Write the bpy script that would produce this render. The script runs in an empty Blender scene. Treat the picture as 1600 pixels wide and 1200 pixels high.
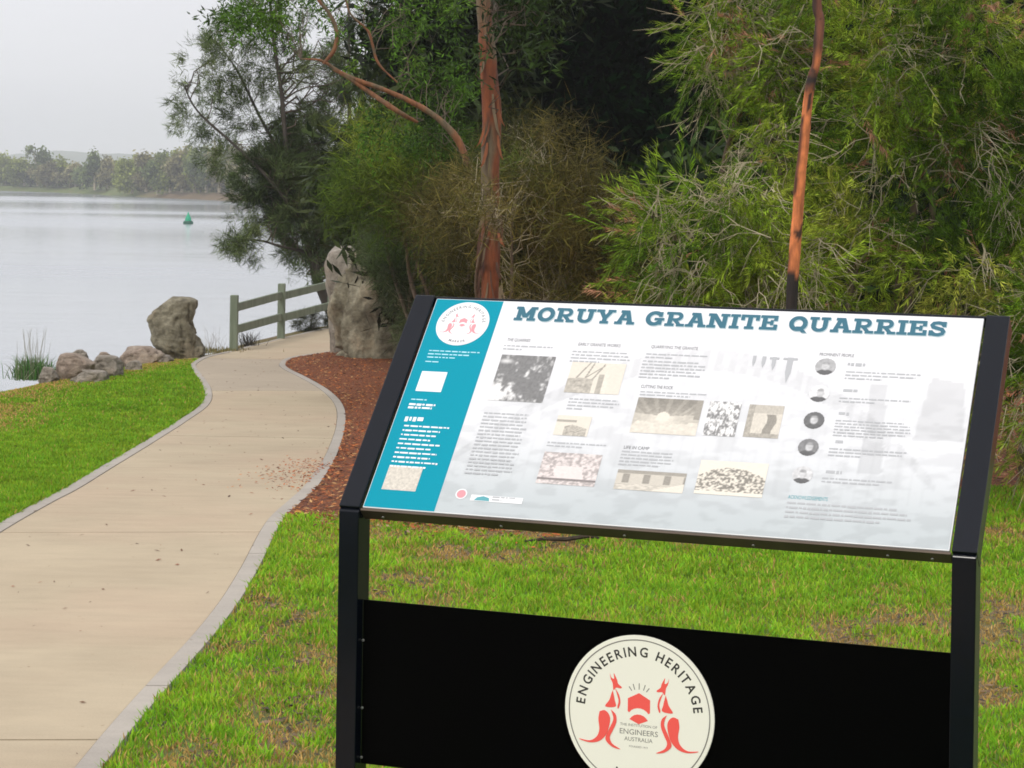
import bpy, math
import numpy as np
from mathutils import Vector, Matrix
rng = np.random.default_rng(7)
scene = bpy.context.scene
C = scene.collection

# ------------------------------------------------------------------ camera
FOC, HOR, ROLL, CAMZ = 3400.0, 282.6, 0.0153, 1.79       # focal length and horizon of the 1600 px wide photograph
cam_d = bpy.data.cameras.new('camera'); cam = bpy.data.objects.new('camera', cam_d); C.objects.link(cam)
cam_d.sensor_width = 36; cam_d.lens = 36 * FOC / 1600
cam_d.shift_y = -(600 - HOR) / 1600
cam_d.clip_start = .1; cam_d.clip_end = 9000
cam_d.dof.use_dof = True; cam_d.dof.focus_distance = 5.4; cam_d.dof.aperture_fstop = 56
cam.matrix_world = Matrix.Translation((0, 0, CAMZ)) @ Matrix.Rotation(math.radians(90), 4, 'X') @ Matrix.Rotation(ROLL, 4, 'Z')
scene.camera = cam
# ------------------------------------------------------------------ world and sun
SUN_EL, SUN_AZ = math.radians(48), math.radians(215)       # azimuth from +Y, clockwise: behind the camera, to its left
w = bpy.data.worlds.new('World'); scene.world = w; w.use_nodes = True
nt = w.node_tree; nt.nodes.clear()
def N(t, kind, **kw):
    n = t.nodes.new(kind)
    for k, v in kw.items(): setattr(n, k, v)
    return n
sky = N(nt, 'ShaderNodeTexSky', sky_type='NISHITA', sun_disc=False, sun_elevation=SUN_EL, sun_rotation=SUN_AZ)
bgs = N(nt, 'ShaderNodeBackground'); bgs.inputs[1].default_value = .1
nt.links.new(sky.outputs[0], bgs.inputs[0])
tc = N(nt, 'ShaderNodeTexCoord'); mp = N(nt, 'ShaderNodeMapping'); mp.inputs['Scale'].default_value = (1.3, 1.3, 9)
nt.links.new(tc.outputs['Generated'], mp.inputs[0])
cn = N(nt, 'ShaderNodeTexNoise'); cn.inputs['Scale'].default_value = 1.6; cn.inputs['Detail'].default_value = 4; cn.inputs['Roughness'].default_value = .45
nt.links.new(mp.outputs[0], cn.inputs[0])
cr = N(nt, 'ShaderNodeValToRGB'); cr.color_ramp.elements[0].position = .32; cr.color_ramp.elements[1].position = .68
cr.color_ramp.elements[0].color = (.785, .772, .822, 1); cr.color_ramp.elements[1].color = (.89, .884, .91, 1)
nt.links.new(cn.outputs[0], cr.inputs[0])
sp = N(nt, 'ShaderNodeSeparateXYZ'); nt.links.new(tc.outputs['Generated'], sp.inputs[0])
mr = N(nt, 'ShaderNodeMapRange'); mr.inputs[1].default_value = .0; mr.inputs[2].default_value = 1; mr.inputs[3].default_value = 1.0; mr.inputs[4].default_value = 1.75
nt.links.new(sp.outputs[2], mr.inputs[0])
bgc = N(nt, 'ShaderNodeBackground'); nt.links.new(cr.outputs[0], bgc.inputs[0]); nt.links.new(mr.outputs[0], bgc.inputs[1])
mx = N(nt, 'ShaderNodeMixShader'); mx.inputs[0].default_value = .93
nt.links.new(bgs.outputs[0], mx.inputs[1]); nt.links.new(bgc.outputs[0], mx.inputs[2])
wo = N(nt, 'ShaderNodeOutputWorld'); nt.links.new(mx.outputs[0], wo.inputs[0])
sd = bpy.data.lights.new('sun', 'SUN'); sd.energy = 1.5; sd.angle = math.radians(11); sd.color = (1, .95, .87)
so = bpy.data.objects.new('sun', sd); C.objects.link(so)
sdir = Vector((math.sin(SUN_AZ) * math.cos(SUN_EL), math.cos(SUN_AZ) * math.cos(SUN_EL), math.sin(SUN_EL)))
so.rotation_euler = (-sdir).to_track_quat('-Z', 'Y').to_euler()
scene.view_settings.view_transform = 'Standard'; scene.view_settings.look = 'None'
scene.view_settings.exposure = 0.0; scene.view_settings.gamma = 1; scene.view_settings.use_curve_mapping = False
scene.render.engine = 'CYCLES'
scene.cycles.use_denoising = True; scene.cycles.max_bounces = 8; scene.cycles.transparent_max_bounces = 8
scene.cycles.filter_width = 1.7
try: scene.cycles.volume_bounces = 1
except Exception: pass

# ------------------------------------------------------------------ helpers
cR, sR = math.cos(ROLL), math.sin(ROLL)
def ray(px, py):
    a, b = px - 800, py - HOR
    x, y = cR * a + sR * b, -sR * a + cR * b
    return x / FOC, -y / FOC
def P(px, py, d):
    x, z = ray(px, py)
    return np.array([x * d, d, CAMZ + z * d])
_t = np.arange(0, 200, .1)
_z = np.interp(_t, [0, 11.3, 13.7, 17, 20, 25, 28, 31, 34, 37, 45, 70, 120], [0, 0, -.11, -.31, -.49, -.57, -.63, -.73, -.76, -.66, -.41, -.2, 0])
_z = np.convolve(np.pad(_z, 10, mode='edge'), np.ones(21) / 21, mode='valid')
def sstep(a, b, x):
    t = np.clip((x - a) / (b - a), 0, 1); return t * t * (3 - 2 * t)
def zbase(x, y):
    k = 1 - sstep(-.8, 2.5, x)
    return np.interp(y, _t, _z) * k
def G(px, py, off=0.):
    x, z = ray(px, py)
    d = np.arange(3, 90, .02)
    f = CAMZ + z * d - zbase(x * d, d) - off
    i = np.argmax(f < 0)
    return np.array([x * d[i], d[i], zbase(x * d[i], d[i])])
def hash3(i, j, k, s):
    n = (i * 374761393 + j * 668265263 + k * 2147483647 + s * 1274126177) & 0xffffffff
    n = ((n ^ (n >> 13)) * 1274126177) & 0xffffffff
    n = ((n ^ (n >> 16)) * 2246822519) & 0xffffffff
    return ((n ^ (n >> 15)) & 0xffff) / 65535.0
def vnoise(p, s=0):
    p = np.asarray(p, float)
    if p.shape[-1] == 2: p = np.concatenate([p, np.zeros(p.shape[:-1] + (1,))], -1)
    f = np.floor(p); t = p - f; t = t * t * (3 - 2 * t); i = f.astype(np.int64)
    r = 0
    for a in (0, 1):
        for b in (0, 1):
            for c in (0, 1):
                wt = (t[..., 0] if a else 1 - t[..., 0]) * (t[..., 1] if b else 1 - t[..., 1]) * (t[..., 2] if c else 1 - t[..., 2])
                r = r + wt * hash3(i[..., 0] + a, i[..., 1] + b, i[..., 2] + c, s)
    return r
def fbm(p, o=4, s=0):
    p = np.asarray(p, float); r = 0; a = .5; n = 0
    for k in range(o):
        r = r + a * vnoise(p * 2 ** k + 13.7 * k, s + k); n += a; a *= .5
    return r / n

def mk(name, V, F, mat, parent=None, col=None, origin=(0, 0, 0), smooth=False):
    V = np.asarray(V, np.float32).reshape(-1, 3) - np.asarray(origin, np.float32)
    me = bpy.data.meshes.new(name)
    if isinstance(F, np.ndarray):
        k = F.shape[1]; nf = len(F)
        me.vertices.add(len(V)); me.vertices.foreach_set('co', V.ravel())
        me.loops.add(nf * k); me.loops.foreach_set('vertex_index', F.astype(np.int32).ravel())
        me.polygons.add(nf); me.polygons.foreach_set('loop_start', np.arange(0, nf * k, k, dtype=np.int32))
        me.update(calc_edges=True); me.validate()
    else:
        me.from_pydata(V.tolist(), [], F); me.update()
    if col is not None:
        col = np.asarray(col, np.float32)
        if col.ndim == 1: col = np.tile(col, (len(V), 1))
        c4 = np.ones((len(V), 4), np.float32); c4[:, :3] = col[:, :3]
        at = me.color_attributes.new('col', 'FLOAT_COLOR', 'POINT'); at.data.foreach_set('color', c4.ravel())
    if smooth: me.polygons.foreach_set('use_smooth', np.ones(len(me.polygons), bool))
    if mat: me.materials.append(mat)
    o = bpy.data.objects.new(name, me); C.objects.link(o)
    if parent is not None: o.parent = parent
    else: o.location = origin
    return o
def tag(o, label=None, cat=None, group=None, kind=None):
    if label: o['label'] = label
    if cat: o['category'] = cat
    if group: o['group'] = group
    if kind: o['kind'] = kind
    return o
def thing(name, label, cat, loc, group=None):
    o = bpy.data.objects.new(name, None); C.objects.link(o); o.location = [float(v) for v in loc]; o.empty_display_size = .2
    return tag(o, label, cat, group)
class MB:
    def __init__(s): s.v = []; s.f = []; s.c = []; s.n = 0
    def add(s, V, F, c=None):
        V = np.asarray(V, float).reshape(-1, 3); s.v.append(V)
        s.f += [tuple(int(i) + s.n for i in f) for f in F]; s.n += len(V)
        if c is not None: s.c.append(np.tile(np.asarray(c, float), (len(V), 1)) if np.ndim(c) == 1 else c)
    def box(s, o, ax, size, c=None):
        """o: corner, ax: 3 axis vectors, size: 3 lengths"""
        o = np.asarray(o, float); e = [np.asarray(a, float) * l for a, l in zip(ax, size)]
        V = [o + e[0] * i + e[1] * j + e[2] * k for k in (0, 1) for j in (0, 1) for i in (0, 1)]
        s.add(V, [(0, 2, 3, 1), (4, 5, 7, 6), (0, 1, 5, 4), (2, 6, 7, 3), (0, 4, 6, 2), (1, 3, 7, 5)], c)
    def tube(s, pts, rad, k=6, c=None, cap=True):
        V, F = tube(pts, rad, k); s.add(V, F.tolist() + ([tuple(range(k - 1, -1, -1)), tuple(range(len(V) - k, len(V)))] if cap else []), c)
    def build(s, name, mat, parent=None, origin=(0, 0, 0), smooth=False):
        return mk(name, np.concatenate(s.v), s.f, mat, parent, np.concatenate(s.c) if s.c else None, origin, smooth)
def tube(pts, rad, k=6):
    pts = np.asarray(pts, float); n = len(pts); rad = np.broadcast_to(np.asarray(rad, float), (n,))
    t = np.gradient(pts, axis=0); t /= np.linalg.norm(t, axis=1)[:, None] + 1e-9
    ref = np.array([0, 0, 1.]) if abs(t[0][2]) < .9 else np.array([0, 1., 0])
    u = np.cross(t, ref); u /= np.linalg.norm(u, axis=1)[:, None] + 1e-9; v = np.cross(t, u)
    a = np.arange(k) * 2 * math.pi / k
    V = pts[:, None] + rad[:, None, None] * (np.cos(a)[None, :, None] * u[:, None] + np.sin(a)[None, :, None] * v[:, None])
    i = np.arange(n - 1)[:, None] * k; j = np.arange(k)[None]; j2 = (j + 1) % k
    F = np.stack([i + j, i + j2, i + k + j2, i + k + j], -1).reshape(-1, 4)
    return V.reshape(-1, 3), F
def bevel(o, wd=.003, seg=2):
    m = o.modifiers.new('bevel', 'BEVEL'); m.width = wd; m.segments = seg; m.limit_method = 'ANGLE'; return o
def catmull(p, n=8):
    p = np.asarray(p, float); q = np.vstack([2 * p[0] - p[1], p, 2 * p[-1] - p[-2]]); out = []
    for i in range(len(p) - 1):
        a, b, c, d = q[i:i + 4]
        for t in np.arange(n) / n:
            out.append(.5 * (2 * b + (c - a) * t + (2 * a - 5 * b + 4 * c - d) * t * t + (3 * b - a - 3 * c + d) * t ** 3))
    out.append(p[-1]); return np.array(out)
def smoothpath(p, n=8):
    p = np.asarray(p, float); q = catmull(p, n); return q

# ------------------------------------------------------------------ materials
def mat(name, build):
    m = bpy.data.materials.new(name); m.use_nodes = True; t = m.node_tree
    b = t.nodes['Principled BSDF']; build(t, b); return m
def L(t, a, b): t.links.new(a, b)
def attr(t): return N(t, 'ShaderNodeAttribute', attribute_name='col').outputs['Color']
def noise(t, scale, detail=5, rough=.55, vec=None, stretch=None):
    n = N(t, 'ShaderNodeTexNoise'); n.inputs['Scale'].default_value = scale; n.inputs['Detail'].default_value = detail; n.inputs['Roughness'].default_value = rough
    c = N(t, 'ShaderNodeTexCoord').outputs['Object'] if vec is None else vec
    if stretch:
        m = N(t, 'ShaderNodeMapping'); m.inputs['Scale'].default_value = stretch; L(t, c, m.inputs[0]); c = m.outputs[0]
    L(t, c, n.inputs['Vector']); return n.outputs['Fac']
def ramp(t, fac, stops):
    r = N(t, 'ShaderNodeValToRGB'); e = r.color_ramp.elements
    while len(e) < len(stops): e.new(.5)
    for k, (p, c) in enumerate(stops): e[k].position = p; e[k].color = (*c, 1)
    L(t, fac, r.inputs[0]); return r.outputs[0]
def mixc(t, f, a, b, mode='MIX'):
    m = N(t, 'ShaderNodeMix', data_type='RGBA', blend_type=mode)
    if hasattr(f, 'links'): L(t, f, m.inputs[0])
    else: m.inputs[0].default_value = f
    for s, v in ((6, a), (7, b)):
        if hasattr(v, 'links'): L(t, v, m.inputs[s])
        else: m.inputs[s].default_value = (*v, 1)
    return m.outputs[2]
def bump(t, b, h, strength, dist=.01):
    n = N(t, 'ShaderNodeBump'); n.inputs['Strength'].default_value = strength; n.inputs['Distance'].default_value = dist
    L(t, h, n.inputs['Height']); L(t, n.outputs[0], b.inputs['Normal'])
def simple(name, color, rough=.6, spec=.4, metal=0, nscale=None, namp=.15, bmp=0):
    def f(t, b):
        b.inputs['Roughness'].default_value = rough; b.inputs['Specular IOR Level'].default_value = spec; b.inputs['Metallic'].default_value = metal
        if nscale:
            n = noise(t, nscale)
            lo = tuple(c * (1 - namp * 2) for c in color); hi = tuple(min(1, c * (1 + namp * 2)) for c in color)
            L(t, ramp(t, n, [(.25, lo), (.75, hi)]), b.inputs['Base Color'])
            if bmp: bump(t, b, n, bmp)
        else: b.inputs['Base Color'].default_value = (*color, 1)
    return mat(name, f)
def leafmat(name, trans=.3, rough=.55, spec=.15):
    m = bpy.data.materials.new(name); m.use_nodes = True; t = m.node_tree; b = t.nodes['Principled BSDF']
    b.inputs['Roughness'].default_value = rough; b.inputs['Specular IOR Level'].default_value = spec
    L(t, attr(t), b.inputs['Base Color'])
    tr = N(t, 'ShaderNodeBsdfTranslucent'); L(t, attr(t), tr.inputs[0])
    mxs = N(t, 'ShaderNodeMixShader'); mxs.inputs[0].default_value = trans
    L(t, b.outputs[0], mxs.inputs[1]); L(t, tr.outputs[0], mxs.inputs[2]); L(t, mxs.outputs[0], t.nodes['Material Output'].inputs[0]); return m
M = {}
M['leaf'] = leafmat('foliage'); M['grass'] = leafmat('grass_blades', .3, .5); M['leaf_deep_shade'] = leafmat('deep_shade_foliage', .1, .8, .0)
M['attr'] = mat('coloured_surface', lambda t, b: (L(t, attr(t), b.inputs['Base Color']), setattr(b.inputs['Roughness'], 'default_value', .8)))
def f_bark(t, b):
    n = noise(t, 9, 6, .7, stretch=(3, 3, .6)); c = mixc(t, 1, attr(t), ramp(t, n, [(.3, (.45, .42, .4)), (.7, (1.25, 1.2, 1.15))]), 'MULTIPLY')
    L(t, c, b.inputs['Base Color']); b.inputs['Roughness'].default_value = .75; bump(t, b, n, .6, .015)
M['bark'] = mat('bark', f_bark)
M['twig'] = simple('pale_twig', (.42, .36, .24), .8, nscale=3, namp=.2)
M['twig_dark'] = simple('grey_brown_twig', (.1, .075, .05), .8, nscale=3, namp=.2)
def f_ground(t, b):
    n1 = noise(t, .9, 5); n2 = noise(t, 14, 6, .7); n3 = noise(t, 90, 3, .7)
    g = ramp(t, n2, [(.3, (.04, .085, .008)), (.55, (.08, .155, .012)), (.8, (.15, .17, .035))])
    br = ramp(t, n3, [(.3, (.10, .065, .03)), (.7, (.24, .17, .09))])
    c = mixc(t, ramp(t, n1, [(.5, (.15, .15, .15)), (.72, (.8, .8, .8))]), g, br)
    L(t, mixc(t, attr(t), c, br), b.inputs['Base Color']); b.inputs['Roughness'].default_value = .95; bump(t, b, n2, .8, .03)
M['ground'] = mat('ground_soil', f_ground)
def f_concrete(base, dirty):
    def f(t, b):
        n = noise(t, 1.1, 6, .6); st = noise(t, 5, 5, .6, stretch=(.6, 2.4, 1)); fn = noise(t, 160, 3, .7)
        c = ramp(t, n, [(.3, dirty), (.62, base)])
        c = mixc(t, ramp(t, noise(t, .45, 4, .6), [(.45, (0, 0, 0)), (.7, (.55, .55, .55))]), c, (.47, .345, .25) if base[0] > .43 else dirty)
        c = mixc(t, 1, c, ramp(t, st, [(.3, (.93, .925, .92)), (.65, (1.03, 1.02, 1.01))]), 'MULTIPLY')
        c = mixc(t, 1, c, ramp(t, fn, [(.25, (.88, .88, .88)), (.75, (1.08, 1.08, 1.08))]), 'MULTIPLY')
        c = mixc(t, 1, c, ramp(t, noise(t, 26, 2, .5), [(.72, (1, 1, 1)), (.8, (.72, .68, .62))]), 'MULTIPLY')
        L(t, c, b.inputs['Base Color']); b.inputs['Roughness'].default_value = .9; b.inputs['Specular IOR Level'].default_value = .2; bump(t, b, fn, .25, .004)
    return f
M['concrete'] = mat('tan_concrete', f_concrete((.465, .39, .275), (.405, .335, .235)))
M['concrete2'] = mat('grey_tan_concrete', f_concrete((.42, .355, .27), (.37, .315, .24)))
M['band'] = mat('grey_concrete_edge', f_concrete((.42, .385, .335), (.35, .32, .28)))
def f_water(t, b):
    b.inputs['Base Color'].default_value = (.31, .335, .35, 1); b.inputs['Roughness'].default_value = .13; b.inputs['IOR'].default_value = 1.33; b.inputs['Specular IOR Level'].default_value = .9
    n = noise(t, .55, 5, .6, stretch=(.35, 1, 1)); n2 = noise(t, .02, 3, .5, stretch=(.25, 1, 1))
    L(t, ramp(t, n2, [(.4, (.1, .1, .1)), (.65, (.24, .24, .24))]), b.inputs['Roughness']); bump(t, b, n, .12, .25)
M['water'] = mat('river_water', f_water)
def f_rock(a, bb, d):
    def f(t, b):
        n = noise(t, 3.2, 8, .65); n2 = noise(t, 16, 6, .7); n3 = noise(t, 1.7, 4, .6)
        c = ramp(t, n, [(.28, d), (.45, a), (.62, bb), (.8, tuple(min(1, x * 1.3) for x in bb))])
        c = mixc(t, ramp(t, n3, [(.5, (0, 0, 0)), (.68, (.5, .5, .5))]), c, (.26, .17, .09))
        c = mixc(t, 1, c, ramp(t, n2, [(.25, (.55, .55, .52)), (.6, (1.1, 1.1, 1.08))]), 'MULTIPLY')
        L(t, c, b.inputs['Base Color']); b.inputs['Roughness'].default_value = .92; bump(t, b, n2, .9, .04)
    return f
M['rock_green'] = mat('lichened_granite', f_rock((.20, .178, .122), (.35, .32, .235), (.055, .045, .03)))
M['rock_grey'] = mat('grey_granite', f_rock((.24, .21, .17), (.38, .34, .29), (.10, .08, .06)))
M['rock_pink'] = mat('pinkish_granite', f_rock((.29, .225, .175), (.42, .355, .29), (.11, .075, .055)))
def f_timber(t, b):
    n = noise(t, 14, 5, .6, stretch=(1, 1, .15)); L(t, ramp(t, n, [(.3, (.14, .17, .115)), (.7, (.235, .275, .195))]), b.inputs['Base Color'])
    b.inputs['Roughness'].default_value = .8; bump(t, b, n, .4, .006)
M['timber'] = mat('treated_green_timber', f_timber)
def f_mulch(t, b):
    n = noise(t, 38, 4, .7); L(t, ramp(t, n, [(.35, (.035, .010, .002)), (.5, (.17, .042, .007)), (.68, (.38, .12, .02))]), b.inputs['Base Color'])
    b.inputs['Roughness'].default_value = .9; bump(t, b, n, 1, .03)
M['mulch'] = mat('red_bark_mulch', f_mulch)
def f_steel(t, b):
    n = noise(t, 60, 4, .6); L(t, ramp(t, n, [(.3, (.0012, .0022, .005)), (.8, (.002, .004, .009))]), b.inputs['Base Color'])  # bluish tint of the base colour stands in for the sky's reflection
    b.inputs['Specular IOR Level'].default_value = .26
    L(t, ramp(t, noise(t, 8, 3), [(.3, (.13, .13, .13)), (.7, (.19, .19, .19))]), b.inputs['Roughness'])
M['steel'] = mat('black_powdercoat', f_steel)
M['plate'] = simple('matt_black_plate', (.0006, .0006, .0006), .3, .02)
M['bolt'] = simple('bolt_head', (.35, .34, .32), .4, metal=1)
def f_print(t, b):
    L(t, attr(t), b.inputs['Base Color']); b.inputs['Roughness'].default_value = .32; b.inputs['Specular IOR Level'].default_value = .35
M['print'] = mat('printed_panel_face', f_print)
def pm(name, c, r=.4): return simple(name, c, r, .35)
M['teal'] = simple('teal_print', (.0, .275, .37), .45, .1); M['title'] = pm('slate_blue_print', (.03, .135, .19)); M['titlesh'] = pm('pale_shadow_print', (.42, .56, .60))
M['grey'] = pm('grey_print', (.43, .44, .45)); M['dgrey'] = pm('dark_grey_print', (.18, .18, .19)); M['white'] = pm('white_print', (.82, .82, .82))
M['cream'] = pm('cream_enamel', (.90, .885, .77), .45); M['ink'] = pm('dark_ink', (.03, .028, .025)); M['red'] = pm('red_emblem', (.93, .115, .095)); M['pink'] = pm('faded_red_print', (.80, .30, .33))
M['tealtxt'] = pm('teal_text_print', (.10, .36, .40)); M['txtteal'] = pm('pale_text_on_teal', (.42, .72, .78))
M['buoy'] = simple('green_marine_paint', (.0, .32, .16), .5, nscale=6, namp=.1)
M['buoyd'] = simple('dark_green_float', (.01, .09, .05), .6, nscale=6, namp=.1)

# ------------------------------------------------------------------ path stations
pair = [((0, 0), (165, 1200)), ((0, 0), (345, 985)), ((0, 0), (400, 900)), ((0, 822), (440, 820)), ((60, 788), (474, 785)), ((118, 757), (500, 758)),
        ((200, 708), (525, 715)), ((272, 664), (539, 668)), ((314, 634), (536, 636)), ((319, 612), (514, 612)), ((309, 593), (480, 592)),
        ((297, 576), (452, 578)), ((300, 568), (446, 570)), ((322, 558), (458, 561)), ((362, 549), (485, 556)), ((402, 539), (512, 552)), ((442, 529), (540, 547)),
        ((482, 520), (572, 541)), ((524, 511), (605, 533)), ((575, 504), (650, 524))]
Ls, Rs = [], []
for a, b in pair:
    r = G(*b)
    l = np.array([r[0] - 1.47, r[1] - .1, r[2]]) if a == (0, 0) else G(*a)
    Ls.append(l); Rs.append(r)
for y in (3.2, 0., -3.):
    Rs.insert(0, np.array([Rs[0][0] - .02, y, 0])); Ls.insert(0, np.array([Rs[0][0] - 1.47, y - .1, 0]))
PL = catmull(np.array(Ls)[:, :2], 10); PR = catmull(np.array(Rs)[:, :2], 10)
def xL(y): return np.interp(y, PL[:, 1], PL[:, 0])
def xR(y): return np.interp(y, PR[:, 1], PR[:, 0])
def on_path(x, y, m=0.): return (x > xL(y) - m) & (x < xR(y) + m)
# river bank line (top of the bank)
bk = np.array([G(-60, 668)[:2], G(0, 614)[:2], G(100, 592)[:2], G(200, 575)[:2], G(300, 556)[:2], G(360, 545)[:2]])
bk = np.vstack([[-5.6, -5], [-5.6, 8], bk, [[PL[k][0] - .28, PL[k][1] + .15] for k in range(len(PL)) if PL[k][1] > bk[-1][1] + .4], [1.5, 48], [6, 70], [30, 120], [90, 200], [1500, 210]])
def xB(y): return np.interp(y, bk[:, 1], bk[:, 0])
far_px = [(-400, 291), (-150, 294), (0, 298), (130, 302.5), (220, 308), (300, 311.5), (360, 314), (540, 322)]
WATER = -2.2
far = []
for px, py in far_px:
    x, z = ray(px, py); d = (CAMZ - WATER) / -z; far.append((x * d, d))
far = np.array(far); 
def yF(x): return np.interp(x, far[:, 0], far[:, 1])
def zground(x, y):
    z = zbase(x, y) + .02 * (fbm(np.stack([x * .8, y * .8], -1), 3, 5) - .5) * (y < 60)
    dist = xB(y) - x
    z = z - sstep(-.15, 3.2, dist) * (2.6 + .0 * y) - sstep(2.5, 12, dist) * 2.0
    fy = y - yF(x)
    zf = -3.2 + sstep(-6, 6, fy) * 2.2 + sstep(20, 400, fy) * 2
    return np.where((y > 230) & (dist > 0), np.where(fy > -8, zf, z), z)

# ------------------------------------------------------------------ ground sheet, water, hills
gx = np.concatenate([-np.geomspace(1500, 9, 60), np.arange(-8.9, 7, .2), np.geomspace(7.1, 2200, 60)])
gy = np.concatenate([np.arange(-6, 44, .2), np.geomspace(44.2, 230, 50), np.arange(235, 640, 5.), np.geomspace(650, 3400, 24)])
X, Y = np.meshgrid(gx, gy); Z = zground(X, Y)
inp = on_path(X, Y, .05) & (Y < 45); Z = np.where(inp, Z - .06, Z)
bed_front = np.array([[xR(11.3) - .1, 11.45], [-.9, 11.5], [-.4, 11.25], [.3, 11.15], [1, 11.7], [2.6, 12.8], [3.2, 13.0], [5, 13.2], [20, 14]])
def yBed(x): return np.interp(x, bed_front[:, 0], bed_front[:, 1])
nx, ny = len(gx), len(gy)
i = np.arange(ny - 1)[:, None] * nx; j = np.arange(nx - 1)[None]
F = np.stack([i + j, i + j + 1, i + nx + j + 1, i + nx + j], -1).reshape(-1, 4)
# bare-soil amount, 0 to 1
patches = [(G(px, py)[0], G(px, py)[1], r) for px, py, r in [(430, 1020, .22), (470, 1045, .2), (410, 950, .16), (455, 970, .14), (440, 1110, .16), (480, 1100, .18), (255, 1125, .12), (490, 1165, .22),
     (740, 862, .28), (640, 930, .22), (620, 915, .18), (880, 850, .25), (650, 830, .35), (800, 832, .35), (1000, 835, .3), (1400, 985, .3), (1340, 1000, .2), (1580, 1000, .3), (1560, 960, .25), (1570, 830, .25), (1560, 1090, .2), (350, 1180, .2)]]
def bare(x, y):
    r = 0
    for a, b, s in patches: r = np.maximum(r, 1.1 * np.exp(-(((x - a) / s) ** 2 + ((y - b) / s / 1.6) ** 2)))
    n = fbm(np.stack([x * 3.1, y * 2.2], -1), 4, 21)
    r = np.clip(r * sstep(.36, .62, fbm(np.stack([x * 7, y * 4.5], -1), 3, 22)) * 1.25, 0, 1)
    r = np.maximum(r, sstep(.62, .74, fbm(np.stack([x * 4.1, y * 2.6], -1), 4, 33)) * .28 * (x > -1.3))
    bd = xB(y) - x                                     # worn ground along the top of the bank
    return np.maximum(r, sstep(-.9, -.05, bd) * sstep(.3, .6, n + .12) * .8)
bc = bare(X, Y); bc = np.where(Y > 60, .15 + .8 * (np.abs(Y - yF(X)) < 14) * sstep(-72, -62, X), bc)
ground = mk('ground', np.stack([X, Y, Z], -1).reshape(-1, 3), F, M['ground'], col=np.repeat(bc.reshape(-1, 1), 3, 1), smooth=True)
tag(ground, kind='structure')
water = mk('river_water', [(-1600, -60, WATER), (2300, -60, WATER), (2300, 3300, WATER), (-1600, 3300, WATER)], [(0, 1, 2, 3)], M['water']); tag(water, kind='structure')
def f_hill(t, b):
    L(t, ramp(t, noise(t, .02, 5, .7), [(.35, (.05, .07, .03)), (.7, (.10, .12, .06))]), b.inputs['Base Color']); b.inputs['Roughness'].default_value = .95
M['hill'] = mat('wooded_hill', f_hill)
for k, (d, base, amp, sd_) in enumerate([(2300, 246, 17, 3), (1500, 262, 13, 8)]):
    xs = np.linspace(-.34 * d, .12 * d, 160); pxs = xs / d * FOC + 800
    zt = CAMZ + (272 - (base - (fbm(np.stack([xs * .006, xs * 0 + k], -1), 5, sd_) - .5) * 2 * amp)) / FOC * d
    zt += 1.5 * (fbm(np.stack([xs * .09, xs * 0], -1), 3, sd_ + 3))
    rows = []
    for q, f in enumerate(np.linspace(0, 1, 9)):
        rows.append(np.stack([xs, np.full_like(xs, d - 260 + 420 * f), np.interp(f, [0, .6, 1], [0, 1, .9]) * (zt + 4) - 4 + 2 * (fbm(np.stack([xs * .05, xs * 0 + q * 3.3], -1), 3, 4) - .5)], -1))
    V = np.concatenate(rows); n_ = len(xs); i = np.arange(8)[:, None] * n_; j = np.arange(n_ - 1)[None]
    tag(mk('hills', V, np.stack([i + j, i + j + 1, i + n_ + j + 1, i + n_ + j], -1).reshape(-1, 4), M['hill'], smooth=True), kind='structure')

# ------------------------------------------------------------------ path: slabs and edge bands
path = thing('path', None, None, (0, 0, 0)); tag(path, kind='structure')
S = len(PL)
def station(t, u):
    k = np.clip(t, 0, S - 1.001); i = k.astype(int); f = (k - i)[:, None]
    l = PL[i] * (1 - f) + PL[i + 1] * f; r = PR[i] * (1 - f) + PR[i + 1] * f
    wdt = np.linalg.norm(r - l, axis=1)[:, None]; uu = u(wdt) if callable(u) else u
    return l + (r - l) * uu
def tof(y): return np.interp(y, .5 * (PL[:, 1] + PR[:, 1]), np.arange(S))
def strip(name, t0, t1, ua, ub, m, nu, top=.012, gap=.006):
    c0, c1 = .5 * (station(np.array([t0]), .5) + station(np.array([t0]), .5))[0], station(np.array([t1]), .5)[0]
    ln = max(1e-3, np.linalg.norm(c1 - c0)); e = gap / ln * (t1 - t0); n = max(3, int((t1 - t0) * 1.2) + 2)
    ts = np.linspace(t0 + e, t1 - e, n)
    A = station(ts, ua); B = station(ts, ub); V = []
    for q in range(nu + 1):
        p = A + (B - A) * q / nu; V.append(np.column_stack([p, zbase(p[:, 0], p[:, 1]) + top]))
    V = np.array(V)                         # nu+1, n, 3
    m_ = n; nn = (nu + 1) * n
    F = [(q * n + k, (q + 1) * n + k, (q + 1) * n + k + 1, q * n + k + 1) for q in range(nu) for k in range(n - 1)]
    Vb = V.copy(); Vb[..., 2] -= .09
    ring = [q * n for q in range(nu + 1)] + [nu * n + k for k in range(1, n)] + [q * n + n - 1 for q in range(nu - 1, -1, -1)] + [k for k in range(n - 2, 0, -1)]
    F += [(ring[k], nn + ring[k], nn + ring[(k + 1) % len(ring)], ring[(k + 1) % len(ring)]) for k in range(len(ring))]
    return mk(name, np.concatenate([V.reshape(-1, 3), Vb.reshape(-1, 3)]), F, m, path)
jy = [-2.9, 1., 3.9, 6.8, G(250, 836)[1], G(400, 685)[1], G(400, 612)[1], G(380, 562)[1], 36.5, 39.5]
jy = sorted(jy); jt = [tof(y) for y in jy]; jt[-1] = S - 1.01
BW = .078
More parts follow.
